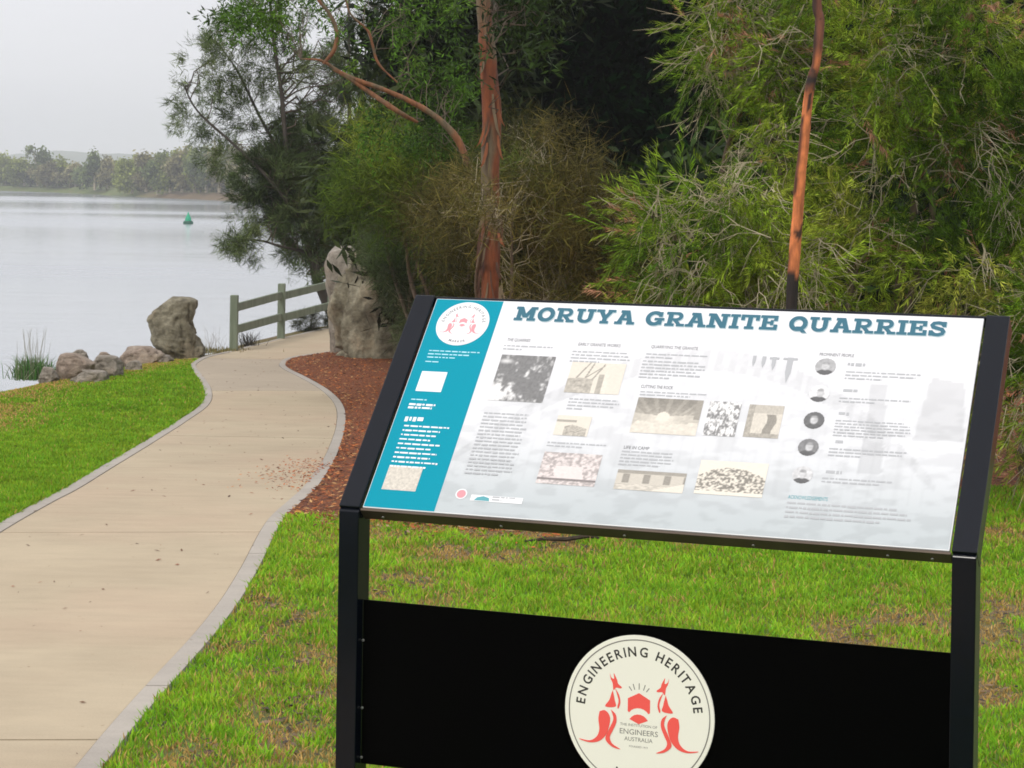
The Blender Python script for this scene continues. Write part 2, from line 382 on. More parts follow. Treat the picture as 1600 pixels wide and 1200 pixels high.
for k in range(len(jt) - 1):
    strip('concrete_slab', jt[k], jt[k + 1], lambda w_: (BW + .004) / w_, lambda w_: 1 - (BW + .004) / w_, M['concrete2'] if k == 6 else M['concrete'], 6, gap=.007)
ey = [-2.9, .5, 3.3, G(212, 1084)[1], G(400, 874)[1], 11.2, 13.6, 16.2, 19, 22, 25, 28, 31, 34, 37]
et = [tof(y) for y in ey] + [S - 1.01]
for k in range(len(et) - 1):
    strip('edge_band', et[k], et[k + 1], lambda w_: 0 * w_, lambda w_: BW / w_, M['band'], 1, top=.016, gap=.005)
    strip('edge_band', et[k], et[k + 1], lambda w_: 1 - BW / w_, lambda w_: 1 + 0 * w_, M['band'], 1, top=.016, gap=.005)

# ------------------------------------------------------------------ mulch bed
U = np.linspace(0, 1, 150) ** 1.6; T = np.linspace(0, 1, 170)
def bedpt(u, t):
    x = xR(11.4) + u * 14
    for _ in range(6):
        yf = yBed(x); y = yf + t * (44 - yf); x = xR(y) + .0 + u * (16 - xR(y))
    return x, y
UU, TT = np.meshgrid(U, T); bx, by = bedpt(UU, TT)
bz = zground(bx, by) + .012 + .07 * sstep(0, .5, np.minimum(bx - xR(by), by - yBed(bx))) + .03 * (fbm(np.stack([bx * 3, by * 3], -1), 4, 2) - .4)
n_ = len(U); i = np.arange(len(T) - 1)[:, None] * n_; j = np.arange(n_ - 1)[None]
tag(mk('mulch_bed', np.stack([bx, by, bz], -1).reshape(-1, 3), np.stack([i + j, i + j + 1, i + n_ + j + 1, i + n_ + j], -1).reshape(-1, 4), M['mulch'], smooth=True), kind='structure')
def chips(name, x, y, z, size, cols, label, cat):
    n = len(x); a = rng.uniform(0, 2 * math.pi, n); el = rng.uniform(.25, 1, n) * size; wd = el * rng.uniform(.15, .45, n)
    d = np.stack([np.cos(a), np.sin(a), rng.uniform(-.35, .35, n)], -1); s = np.stack([-np.sin(a), np.cos(a), rng.uniform(-.5, .5, n)], -1)
    p = np.stack([x, y, z], -1); h = np.array([0, 0, 1.])
    V = np.stack([p - d * el[:, None] / 2, p + s * wd[:, None] / 2, p + d * el[:, None] / 2, p - s * wd[:, None] / 2, p + h * (wd * .4)[:, None]], 1)
    b = np.arange(n)[:, None] * 5
    F = np.concatenate([b + np.array([[0, 1, 4]]), b + np.array([[1, 2, 4]]), b + np.array([[2, 3, 4]]), b + np.array([[3, 0, 4]])])
    c = np.asarray(cols)[rng.integers(0, len(cols), n)] * rng.uniform(.6, 1.3, (n, 1))
    return tag(mk(name, V, F, M['attr'], col=np.repeat(c, 5, 0)), label, cat, kind='stuff')
n = 34000
u = rng.uniform(0, 1, n) ** 1.3 * .45; t = rng.uniform(0, 1, n) ** 1.2 * .75
x, y = bedpt(u, t); z = zground(x, y) + .022 + .07 * sstep(0, .5, np.minimum(x - xR(y), y - yBed(x)))
RC = [(.38, .095, .016), (.28, .062, .010), (.12, .028, .006), (.52, .19, .05), (.05, .014, .004), (.46, .26, .10)]
chips('mulch_chips', x, y, z, .05 + .0 * y, RC, 'red brown bark chips covering the garden bed beside the path', 'mulch')
g0 = G(478, 740)
n = 520; x = g0[0] - np.abs(rng.normal(0, .2, n)) + .1; y = g0[1] + rng.normal(0, .7, n)
chips('spilled_chips', x, y, zbase(x, y) + .02, .032, RC[:4], 'scattered red bark chips spilled over the path edge beside the mulch bed', 'mulch')
n = 240; y = rng.uniform(5.5, 30, n); x = xL(y) + rng.uniform(.05, .95, n) * (xR(y) - xL(y))
chips('fallen_leaves', x, y, zbase(x, y) + .016, .035, [(.16, .09, .05), (.09, .05, .03), (.25, .12, .07)], 'small dry brown leaves scattered along the concrete path', 'leaves')
n = 1500; u = rng.uniform(-1.0, 2.6, n); x = u; y = yBed(x) - np.abs(rng.normal(0, .22, n))
k = ~on_path(x, y, .03)
chips('strewn_chips', x[k], y[k], zground(x[k], y[k]) + .03, .045, RC[:3] + [(.3, .2, .1)], 'loose bark chips strewn over the grass in front of the mulch bed', 'mulch')

cx, cy_ = [], []
for a, b, s_ in patches:
    if b < 11.3 and not on_path(a, b): cx.append(rng.normal(a, s_ * .4, 60)); cy_.append(rng.normal(b, s_ * .7, 60))
cx, cy_ = np.concatenate(cx), np.concatenate(cy_); k = ~on_path(cx, cy_, .03)
chips('soil_crumbs', cx[k], cy_[k], zground(cx[k], cy_[k]) + .012, .05, [(.10, .06, .03), (.05, .035, .02), (.20, .13, .07)], 'dark crumbs of soil and dead turf on the bare patches of the lawn', 'soil')
# ------------------------------------------------------------------ grass
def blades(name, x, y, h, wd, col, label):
    n = len(x); a = rng.uniform(0, 2 * math.pi, n); ln = np.abs(rng.normal(0, .55, n)); b = rng.uniform(0, 2 * math.pi, n)
    z = zground(x, y) - .004; p = np.stack([x, y, z], -1)
    s = np.stack([np.cos(a), np.sin(a) * .4, 0 * a], -1) * (wd / 2)[:, None]
    ld = np.stack([np.cos(b) * ln, np.sin(b) * ln, np.ones(n)], -1); ld /= np.linalg.norm(ld, axis=1)[:, None]
    mid = p + ld * (h * .55)[:, None]; l2 = ld * np.array([1.7, 1.7, .75]); tip = mid + l2 * (h * .5)[:, None]
    V = np.stack([p - ld * .004, mid + s * 1.1, tip, mid - s * 1.1], 1)
    F = np.arange(n)[:, None] * 4 + np.arange(4)[None]
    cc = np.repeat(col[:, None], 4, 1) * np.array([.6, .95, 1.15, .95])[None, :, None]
    return tag(mk(name, V, F, M['grass'], col=cc.reshape(-1, 3)), label, 'grass', kind='stuff')
def gcol(x, y, lush):
    n = len(x); f = fbm(np.stack([x * 2.3, y * 1.7], -1), 4, 50); g = fbm(np.stack([x * 9, y * 7], -1), 2, 71)
    base = (np.array([.135, .305, .012])[None] * (1 - f[:, None]) * 1.1 + np.array([.235, .385, .024])[None] * f[:, None]) * (1.05 if lush else 1.3)
    base *= (.72 + .6 * g)[:, None] * rng.uniform(.65, 1.3, (n, 1)); base[:, 0] *= rng.uniform(.75, 1.35, n)
    dry = np.array([.58, .38, .12]) * rng.uniform(.5, 1.25, (n, 1)); b = bare(x, y)
    isd = rng.uniform(0, 1, n) < np.clip(b * .85 + (.02 if lush else .05) + .05 * sstep(.5, .7, g) * (0 if lush else 1), 0, 1)
    return np.where(isd[:, None], dry, base), b
def lawn(name, n, y0, y1, fx0, fx1, lush, h0, label, power=1.):
    y = y0 + (y1 - y0) * rng.uniform(0, 1, n) ** power
    a, b2 = fx0(y), fx1(y); x = a + (b2 - a) * rng.uniform(0, 1, n)
    k = (x < b2) & (x > a) & ~on_path(x, y, .0 if True else 0) & (x > xB(y) - .25)
    if not lush: k &= (y < yBed(x) + .05) | (x < xR(y))
    x, y = x[k], y[k]; c, b = gcol(x, y, lush)
    keep = rng.uniform(0, 1, len(x)) > b * .5; x, y, c, b = x[keep], y[keep], c[keep], b[keep]
    cl = .6 + .8 * fbm(np.stack([x * 6, y * 6], -1), 3, 8)
    h = h0 * cl * rng.uniform(.6, 1.35, len(x)) * (1 - .45 * b); wd = .0050 * np.maximum(1, y / 8.5) * rng.uniform(.7, 1.3, len(x))
    return blades(name, x, y, h, wd, c, label)
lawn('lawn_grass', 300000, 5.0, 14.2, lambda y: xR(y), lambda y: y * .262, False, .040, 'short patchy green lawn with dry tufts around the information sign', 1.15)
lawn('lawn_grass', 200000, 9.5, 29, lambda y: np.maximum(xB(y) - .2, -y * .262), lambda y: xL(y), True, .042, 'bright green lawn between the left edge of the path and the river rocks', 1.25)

# ------------------------------------------------------------------ rocks
def loft_rock(name, rows, d, depth, mt, label, cat, rough=.10, seed=0, parent=None, group=None, nz=46, na=64, sq=2.6, cuts=10, qc=.9):
    rows = sorted(rows, key=lambda r: -r[0]); pz = np.array([r[0] for r in rows]); 
    base = P((rows[0][1] + rows[0][2]) / 2, rows[0][0], d)
    t = np.linspace(0, 1, nz); py = pz[0] + (pz[-1] - pz[0]) * t
    xl = np.interp(-py, -pz, [r[1] for r in rows]); xr = np.interp(-py, -pz, [r[2] for r in rows])
    a = np.arange(na) * 2 * math.pi / na; V = []
    for k in range(nz):
        A = P(xl[k], py[k], d); B = P(xr[k], py[k], d); c = (A + B) / 2; r = (B - A)[0] / 2
        cap = 1 if t[k] < .9 else math.sqrt(max(0, 1 - ((t[k] - .9) / .1) ** 2)) * .9 + .1
        dd = depth / 2 * (r / (max((xr - xl)) / 2 * d / FOC)) ** .6 * (cap if t[k] > .9 else 1)
        ca, sa = np.cos(a), np.sin(a); ex = np.sign(ca) * np.abs(ca) ** (2 / sq) * r; ey_ = np.sign(sa) * np.abs(sa) ** (2 / sq) * dd
        V.append(np.stack([c[0] + ex, c[1] + ey_, np.full(na, c[2])], -1))
    V = np.array(V).reshape(-1, 3); ctr = V.mean(0); R = (V.max(0) - V.min(0)).max()
    dv = V - ctr; q = V / R
    nrm = dv * np.array([1, 1, .35]); nrm /= np.linalg.norm(nrm, axis=1)[:, None] + 1e-9
    rs = np.random.default_rng(seed)
    for _ in range(cuts):                                # facets knocked off
        nn = rs.normal(size=3); nn[2] *= .6; nn /= np.linalg.norm(nn); s = (V - ctr) @ nn; lim = np.quantile(s, qc)
        ov = np.maximum(0, s - lim); V = V - ov[:, None] * nn * .97
    rid = 1 - np.abs(2 * fbm(q * np.array([5.5, 5.5, 1.7]) + seed, 4, seed) - 1)
    fade = np.repeat(1 - .85 * sstep(.80, .95, t), na)
    V = V + fade[:, None] * nrm * (((fbm(q * 3.2 + seed, 5, seed) - .5) * 2.0 * rough - sstep(.80, 1, rid) * rough * .75 + (fbm(q * 16 + seed, 3, seed + 5) - .5) * rough * .45) * R)[:, None]
    F = [(k * na + m, k * na + (m + 1) % na, (k + 1) * na + (m + 1) % na, (k + 1) * na + m) for k in range(nz - 1) for m in range(na)] + [tuple((nz - 1) * na + m for m in range(na))]
    V[:na, 2] -= .12
    o = mk(name, V, F, mt, parent, origin=base if parent is None else (0, 0, 0), smooth=True)
    return tag(o, label, cat, group)
dr = G(280, 556)[1]
loft_rock('standing_rock', [(560, 250, 332), (553, 252, 326), (540, 240, 318), (520, 229, 307), (500, 228, 303), (488, 236, 306), (478, 250, 309), (469, 262, 309), (463, 270, 298)], dr, .62, M['rock_green'],
          'upright lichened granite block at the water edge left of the timber fence', 'rock', .07, 3, qc=.965, cuts=5)
db = G(560, 566)[1]
loft_rock('granite_boulder', [(582, 505, 760), (566, 508, 752), (545, 514, 735), (520, 518, 725), (495, 515, 718), (470, 520, 708), (445, 528, 696), (420, 534, 680), (400, 548, 664), (386, 566, 644)], db, 1.5, M['rock_green'],
          'big pale green granite boulder behind the mulch, half covered by shrubbery', 'rock', .07, 11, nz=70, na=110, cuts=10, qc=.95)
loft_rock('granite_boulder', [(560, 516, 562), (500, 512, 572), (470, 513, 574), (440, 509, 572), (415, 508, 566), (395, 514, 560), (384, 524, 550)], db + 1.15, .8, M['rock_grey'],
          'grey mauve granite slab standing behind the left shoulder of the big boulder', 'rock', .02, 21, cuts=4, qc=.97)
rr = [(82, 152, 549, 596, 'rock_pink', 'broken pinkish rock with a dark hollow, nearest the grass tuft'), (136, 196, 553, 592, 'rock_grey', 'grey angular rock in the middle of the shoreline rubble'),
      (108, 172, 577, 601, 'rock_grey', 'low flat grey slab lying in front of the pinkish rock'), (186, 262, 539, 572, 'rock_pink', 'broad flat topped brown rock next to the upright granite block'),
      (193, 224, 562, 582, 'rock_grey', 'small pale stone at the lawn edge below the flat topped rock'), (205, 272, 553, 570, 'rock_grey', 'thin pale slab lying at the foot of the upright granite block'),
      (168, 192, 562, 586, 'rock_pink', 'squat reddish stone wedged between the grey angular rock and the flat topped rock'), (58, 92, 572, 600, 'rock_grey', 'grey stone half hidden behind the small green clump'),
      (222, 250, 545, 562, 'rock_grey', 'small angular stone tucked against the left foot of the upright block'), (108, 140, 545, 566, 'rock_grey', 'pointed grey stone on top of the broken pinkish rock'),  (150, 176, 549, 566, 'rock_pink', 'small brown stone perched behind the grey angular rock')]
for k, (x0, x1, yt, yb, m, lb) in enumerate(rr):
    gp = G((x0 + x1) / 2, min(yb - 3, 610)); dd = gp[1] + (0 if yb > 575 or yt > 550 else .3); wd = (x1 - x0); h = yb - yt
    loft_rock('shore_rock', [(yb + 4, x0, x1), (yb - h * .3, x0 - 1, x1 + 1), (yb - h * .62, x0 + wd * (.04 + .2 * (k % 3) / 2), x1 - wd * .05), (yt + h * .12, x0 + wd * (.12 + .25 * (k % 3) / 2), x1 - wd * (.30 - .2 * (k % 3) / 2)), (yt + h * .04, x0 + wd * .3, x1 - wd * .35)], dd, wd * dd / FOC * .9, M[m], lb, 'rock', .06, 40 + k, None, 'rocks along the river bank', 40, 60, 2.6, 12, .90)

# ------------------------------------------------------------------ timber fence
fb = [G(365, 549), G(439, 530), G(517, 511), None]; fb[3] = fb[2] + (fb[2] - fb[1])
fence = thing('timber_fence', 'green treated timber post and rail fence along the far bend of the path', 'fence', fb[0])
def quadaxis(a, b):
    d = b - a; l = np.linalg.norm(d); d = d / l; s = np.cross(d, [0, 0, 1.]); s /= np.linalg.norm(s); return d, s, np.cross(s, d), l
FH = [88, 87, 85, 84]
for k in range(4):
    s = FOC / fb[k][1]; h = FH[k] / s; wd = .115
    m = MB(); m.box(fb[k] + [-wd / 2, -wd / 2, -.15], np.eye(3), (wd, wd, h + .15)); bevel(m.build('post', M['timber'], fence, origin=fb[0]), .012)
for k in range(3):
    for q in (.765, .375):
        h0, h1 = FH[k] / (FOC / fb[k][1]), FH[k + 1] / (FOC / fb[k + 1][1])
        a = fb[k] + [0, 0, h0 * q]; b = fb[k + 1] + [0, 0, h1 * (q + .02)]
        d, s, up, l = quadaxis(a, b); m = MB(); m.box(a + d * .061 - s * .02 - up * .055, (d, s, up), (l - .122, .045, .12)); bevel(m.build('rail', M['timber'], fence, origin=fb[0]), .008)

# ------------------------------------------------------------------ foliage machinery
def unit(v): return v / (np.linalg.norm(v, axis=-1, keepdims=True) + 1e-9)
def leaf_template(kind, seed):
    r = np.random.default_rng(seed); out = []
    def leaf(b, d, ln, wd, nrm):
        d = unit(d); s = unit(np.cross(d, nrm)); m = b + d * ln * .45; out.append([b, m + s * wd / 2, b + d * ln, m - s * wd / 2])
    if kind == 'linear':                                  # fine leaves bristling along an arching twig
        for k in range(44):
            t = r.uniform(.05, 1); b = np.array([.10 * t * t, 0, .30 * t]); an = r.uniform(0, 6.28)
            leaf(b, np.array([math.cos(an) * .62, math.sin(an) * .62, .95 + .6 * t]), r.uniform(.04, .085), .0056, r.normal(size=3))
    elif kind == 'needle':                                # drooping thin branchlets
        for k in range(26):
            b = r.normal(0, .05, 3); leaf(b, np.array([r.normal(0, .45), r.normal(0, .45), r.uniform(.1, 1.2)]), r.uniform(.12, .26), .012, r.normal(size=3))
    elif kind == 'broad':
        for k in range(26):
            t = r.uniform(0, 1); b = np.array([.05 * t, r.normal(0, .03), .35 * t]) + r.normal(0, .05, 3)
            leaf(b, r.normal(0, .6, 3) + [0, 0, .35], r.uniform(.07, .13), .024, r.normal(size=3))
    elif kind == 'dense':
        for k in range(26):
            b = r.normal(0, .12, 3); leaf(b, r.normal(0, 1, 3), r.uniform(.09, .17), .035, r.normal(size=3))
    elif kind == 'wispy':
        for k in range(27):
            b = r.normal(0, .07, 3); leaf(b, np.array([r.normal(0, .8), r.normal(0, .8), r.uniform(-.2, .9)]), r.uniform(.10, .24), .0055, r.normal(size=3))
    return np.array(out)
TPL = {k: [leaf_template(k, 100 + i) for i in range(6)] for k in ('linear', 'needle', 'broad', 'dense', 'wispy')}
def sprays(kind, pos, grow, scale, col, jit=.25, rs=rng):
    Vs, Cs = [], []; idx = rs.integers(0, 6, len(pos))
    z = unit(grow); x = unit(np.cross(z, rs.normal(size=z.shape))); y = np.cross(z, x); R = np.stack([x, y, z], -1)   # columns
    for k in range(6):
        m = idx == k
        if not m.any(): continue
        T = TPL[kind][k]; V = np.einsum('nij,lvj->nlvi', R[m], T) * scale[m][:, None, None, None] + pos[m][:, None, None]
        jl = .45 if kind == 'far' else 1.3
        c = col[m][:, None, None] * (1.0 - jl / 2 + jl * rs.uniform(0, 1, (m.sum(), len(T), 1, 1)) ** 1.2) * np.array([1, 1.02, 1]); c = np.broadcast_to(c, V.shape)
        Vs.append(V.reshape(-1, 3)); Cs.append(c.reshape(-1, 3))
    V = np.concatenate(Vs); return V, np.arange(len(V)).reshape(-1, 4), np.concatenate(Cs)
def ells(lst, d0, seed=0):
    """ellipses (px, py, rx, ry, depth offset) -> 3D centres and radii at true distance"""
    out = []
    for e in lst:
        d = d0 + (e[4] if len(e) > 4 else 0); c = P(e[0], e[1], d); rx, rz = e[2] * d / FOC, e[3] * d / FOC
        out.append((c, np.array([rx, min(rx, rz) * 1.0 + .15 * max(rx, rz), rz]), e[5] if len(e) > 5 else 1.))
    return out
def fill(es, dens, rs, shell=.35, holes=.42, hs=1.6, seed=0):
    """points spread through the ellipsoids, thinned to clumps by noise"""
    P_, O_ = [], []
    for c, r, *wt in es:
        n = int(dens * (wt[0] if wt else 1.) * (r[0] * r[2] + r[0] * r[1] + r[1] * r[2]))
        v = unit(rs.normal(size=(n, 3))); rad = rs.uniform(shell, 1.05, n) ** .6
        p = c + v * rad[:, None] * r; k = fbm(p * hs + 7, 3, seed) > holes; P_.append(p[k]); O_.append(unit(v / r)[k])
    return np.concatenate(P_), np.concatenate(O_)
def palette(p, cols, rs, seed, freq=1.4):
    f = fbm(p * freq, 3, seed + 9); cols = np.asarray(cols, float); t = np.clip((f - .25) / .5, 0, .999) * (len(cols) - 1)
    i = t.astype(int); g = (t - i)[:, None]; c = cols[i] * (1 - g) + cols[np.minimum(i + 1, len(cols) - 1)] * g
    return c * rs.uniform(.6, 1.35, (len(p), 1))
def bent(a, b, rs, sag=.12, n=6, wob=.05):
    t = np.linspace(0, 1, n)[:, None]; l = np.linalg.norm(b - a); q = a + (b - a) * t; q[:, 2] += (np.sin(t[:, 0] * math.pi) * sag * l)
    q[1:-1] += rs.normal(0, wob * l, (n - 2, 3)); return q
def tree(name, label, cat, base, trunk, es, kind, dens, scale, cols, grow=(0, 0, 0), out=1., rnd=.5, holes=.42, hs=1.6, seed=0, group=None, barkcol=None, limbs=26, limb_r=.02, twigmat='twig_dark', shell=.35, extra=None, tips=None, freq=1.4, barkmat='bark', leafm='leaf'):
    rs = np.random.default_rng(seed + 1000); th = thing(name, label, cat, base, group)
    skel = []
    if trunk is not None:
        for q, (pts, rad, tcol) in enumerate(trunk):
            sp_ = smoothpath(pts, 12); rr_ = np.interp(np.linspace(0, 1, len(sp_)), np.linspace(0, 1, len(rad)), rad)
            V, F = tube(sp_, rr_, 16)
            V = V + unit(V - np.repeat(sp_, 16, 0)) * ((fbm(V * np.array([14, 14, 3]), 4, seed) - .5) * .55 * np.repeat(rr_, 16))[:, None]
            c = tcol(V) if callable(tcol) else np.tile(np.array(tcol), (len(V), 1))
            mk('trunk' if q == 0 else 'limb', V, F, M['bark'], th, c, base, True); skel.append(sp_)
    p, o = fill(es, dens, rs, shell, holes, hs, seed)
    g = o * out + np.array(grow) + rs.normal(0, rnd, p.shape); c = palette(p, cols, rs, seed, freq)
    if tips is not None:
        k = (fbm(p * 5.5, 2, seed + 44) > tips[1]) & (rs.uniform(0, 1, len(p)) < .8); c[k] = np.array(tips[0]) * rs.uniform(.7, 1.3, (k.sum(), 1))
    V, F, cc = sprays(kind, p, g, scale * rs.uniform(.7, 1.3, len(p)), c, rs=rs)
    tag(mk('crown', V, F, M[leafm], th, cc, base))
    if limbs and skel:
        S_ = np.concatenate(skel); m = MB(); sel = rs.choice(len(p), min(limbs, len(p)), replace=False)
        for k in sel:
            dd = np.linalg.norm(S_ - p[k] + [0, 0, .3], axis=1); a = S_[np.argmin(dd)]
            q = bent(a, p[k], rs, .08, 7); l = np.linalg.norm(p[k] - a); m.tube(q, np.linspace(limb_r * min(1, .4 + l * .3), limb_r * .18, 7), 5, cap=False)
            for _ in range(3):
                w0 = q[rs.integers(3, 7)]; near = p[rs.choice(len(p), 40)]; e = near[np.argmin(np.linalg.norm(near - w0, axis=1))]
                m.tube(bent(w0, e, rs, .05, 4), np.linspace(limb_r * .3, limb_r * .1, 4), 3, cap=False)
        m.build('branchwork', M[twigmat], th, base, True)
    return th, p, o
def gz(x, y): return np.array([x, y, float(zground(np.array(x), np.array(y)))])

# --- river she-oak on the left, leaning out over the water
dc = 37.
tb = gz(P(525, 500, dc)[0], dc)
tp = lambda l, d: np.array([P(a, b, d + (c if True else 0)) for a, b, c in l])
es = ells([(425, 30, 85, 55, 0, .8), (345, 105, 66, 58, -.4, .55), (288, 140, 26, 48, -.3, .8), (300, 195, 34, 34, .3, .7), (385, 180, 75, 62, .4, .5), (440, 110, 55, 50, .4, .5), (480, 235, 66, 80, .8, 1.7), (420, 285, 66, 60, 0, 2.6), (372, 374, 40, 24, -.5, 1.3), (400, 400, 38, 14, 0, 1.), (345, 240, 46, 32, .5, 1.1), (470, 345, 62, 66, .3, 2.6), (395, 330, 40, 34, .2, 1.6),
           (525, 150, 50, 80, 1.5, 1.), (520, 340, 60, 90, 1.2, 2.6), (330, 62, 22, 26, 0, .7), (475, 425, 34, 26, -.4, .9), (440, -60, 130, 60, 0, .7)], dc)
tree('river_sheoak', 'feathery grey green she-oak leaning over the river behind the fence', 'tree', tb,
     [([tb, P(497, 440, dc), P(482, 385, dc), P(466, 330, dc), P(450, 250, dc), P(440, 150, dc), P(425, 40, dc), P(418, -70, dc)], [.09, .085, .075, .06, .045, .035, .025, .01], (.07, .06, .045)),
      ([P(472, 350, dc), P(430, 290, dc - .3), P(370, 230, dc - .3), P(310, 175, dc - .3), P(285, 130, dc - .3)], [.045, .035, .025, .018, .008], (.07, .06, .045)),
      ([P(484, 395, dc), P(440, 385, dc - .4), P(400, 375, dc - .4), P(355, 378, dc - .4)], [.03, .022, .015, .008], (.07, .06, .045)),
      ([P(455, 270, dc), P(410, 190, dc + .3), P(370, 110, dc + .2), P(335, 60, dc)], [.035, .025, .018, .008], (.07, .06, .045))],
     es, 'needle', 400, .78, [(.045, .065, .022), (.09, .13, .04), (.17, .21, .07)], grow=(-.1, 0, .1), out=.8, holes=.525, hs=3.4, seed=1, limbs=190, limb_r=.02, shell=.1)
# --- slim stems behind the rail fence
tb = gz(P(560, 480, 40)[0], 40)
tree('river_sheoak', 'thin double stemmed tree seen between the she-oak and the big boulder', 'tree', tb,
     [([tb, P(552, 400, 40), P(548, 250, 40), P(545, 120, 40), P(545, -30, 40)], [.06, .05, .045, .035, .02], (.13, .11, .09)), ([P(556, 430, 40), P(572, 300, 40), P(566, 180, 40), P(575, 20, 40)], [.04, .035, .03, .015], (.12, .1, .08))],
     ells([(560, 90, 50, 70), (600, 220, 55, 80, .5), (550, 330, 50, 60), (520, 230, 30, 60), (600, 30, 60, 50)], 40), 'needle', 150, 1.0, [(.03, .05, .02), (.06, .08, .035)], grow=(0, 0, -.2), holes=.50, seed=2, limbs=40, limb_r=.015)

# --- gum tree with a straight trunk, bark peeled to orange in places
dg = 15.6
def gumcol(V):
    py = HOR - (V[:, 2] - CAMZ) / V[:, 1] * FOC
    f = fbm(V * np.array([9, 9, 2.2]), 4, 61); grey = np.array([.15, .115, .065]); red = np.array([.21, .058, .016]); dk = np.array([.06, .03, .02])
    k = sstep(.38, .55, f + .45 * np.exp(-((py - 150) / 45) ** 2) + .3 * sstep(330, 420, py) - .17)[:, None]
    c = grey * (1 - k) + red * k; k2 = sstep(.55, .68, fbm(V * np.array([16, 16, 4]) + 4, 3, 62))[:, None]; return c * (1 - k2 * .7) + dk * k2 * .7
tb = gz(P(765, 520, dg)[0], dg)
tree('gum_tree', 'straight gum tree with patches of orange red bark rising behind the sign', 'tree', tb,
     [([tb, P(766, 460, dg), P(767, 380, dg), P(766, 280, dg), P(768, 180, dg), P(762, 90, dg), P(756, 10, dg), P(752, -120, dg), P(760, -260, dg)], [.08, .068, .066, .064, .065, .06, .051, .044, .03], gumcol)],
     ells([(690, 40, 80, 50, 1.0, .6), (790, 90, 40, 70, 1.0, .5), (750, -80, 150, 70, .5), (830, -10, 70, 50, .8, .8), (775, 20, 26, 34, -.5, .7), (748, 70, 18, 40, -.4, .5), (795, 120, 22, 30, -.4, .4)], dg), 'broad', 260, .75, [(.018, .035, .008), (.05, .09, .015), (.10, .15, .03)], seed=3, holes=.49, limbs=40, limb_r=.01)
gum = [o for o in C.objects if o.name == 'gum_tree'][0]; gb = np.array(gum.location[:]); rs = np.random.default_rng(5)
for k in range(22):
    py = rs.choice([rs.uniform(90, 240), rs.uniform(330, 455)]); px = 766 + rs.uniform(-17, 17); q0 = P(px, py, dg - .075 + .02 * abs(px - 766) / 17); ln = rs.uniform(.08, .32); o2 = rs.uniform(.01, .035) * (1 if px > 766 else -1)
    q = np.array([q0, q0 + [o2 * .3, -.008, -ln * .4], q0 + [o2, -.015, -ln * .8], q0 + [o2 * 1.7, -.012, -ln]]); wd = rs.uniform(.006, .014); nn = np.array([wd, 0, 0])
    V = np.concatenate([q - nn[None] * np.array([[.6], [1], [.8], [.2]]), q + nn[None] * np.array([[.6], [1], [.8], [.2]]), q + [0, .003, 0]]); F = [(i, i + 4, i + 5, i + 1) for i in range(3)] + [(i + 1, i + 9, i + 8, i) for i in range(3)] + [(i + 4, i + 8, i + 9, i + 5) for i in range(3)]
    mk('bark_shred', V, F, M['bark'], gum, np.array([(.26, .085, .03), (.10, .045, .025), (.2, .15, .09)][k % 3]), gb)
# --- leaning angophora limbs with bright green leaves
da = 18.6
oc = lambda V: (lambda f: (np.array([.22, .088, .032]) * (1 - f) + np.array([.13, .095, .05]) * f))(sstep(.35, .6, fbm(V * 7, 3, 81))[:, None])
tb = gz(P(800, 560, da)[0], da)
tree('leaning_gum_tree', 'leaning gum tree with bare forked orange limbs reaching left over the boulder', 'tree', tb,
     [([tb, P(775, 430, da + .3), P(745, 310, da), P(722, 232, da), P(700, 200, da), P(672, 176, da), P(640, 158, da), P(600, 140, da), P(560, 126, da), P(530, 112, da), P(503, 95, da), P(470, 92, da)], [.055, .046, .036, .032, .030, .027, .024, .021, .019, .016, .012, .006], oc),
      ([P(652, 191, da), P(628, 178, da - .1), P(605, 163, da - .1), P(580, 146, da), P(545, 122, da), P(520, 108, da)], [.014, .021, .022, .02, .017, .012], oc),
      ([P(505, 100, da), P(522, 78, da), P(526, 50, da), P(515, 22, da), P(498, 0, da), P(480, -30, da)], [.014, .018, .018, .016, .013, .009], oc),
      ([P(622, 130, da), P(592, 100, da), P(582, 70, da), P(575, 48, da), P(548, 22, da), P(538, -10, da)], [.006, .011, .012, .011, .009, .008], oc)],
     ells([(600, 50, 40, 30, .7), (570, 85, 35, 20, .7), (650, 105, 50, 35, .7), (690, 130, 40, 30, .7), (385, 25, 34, 40, .5), (470, 25, 45, 35, .9, .6), (620, 205, 60, 28, .9), (560, 10, 50, 30, .9, .7), (660, 30, 60, 30, .9), (410, 5, 50, 25, .4), (680, 215, 40, 25, .8, .6), (610, 150, 30, 14, -.5, .5), (540, 60, 30, 22, -.3, .5), (690, 190, 26, 14, -.4, .8), (585, 135, 30, 12, -.4, .6), (650, 160, 26, 12, -.4, .5), (560, 60, 34, 30, .5, .8), (630, 70, 40, 34, .5)], da), 'broad', 420, .62, [(.025, .06, .007), (.08, .17, .014), (.18, .31, .03)], seed=4, holes=.50, hs=2.4, limbs=34, limb_r=.006)
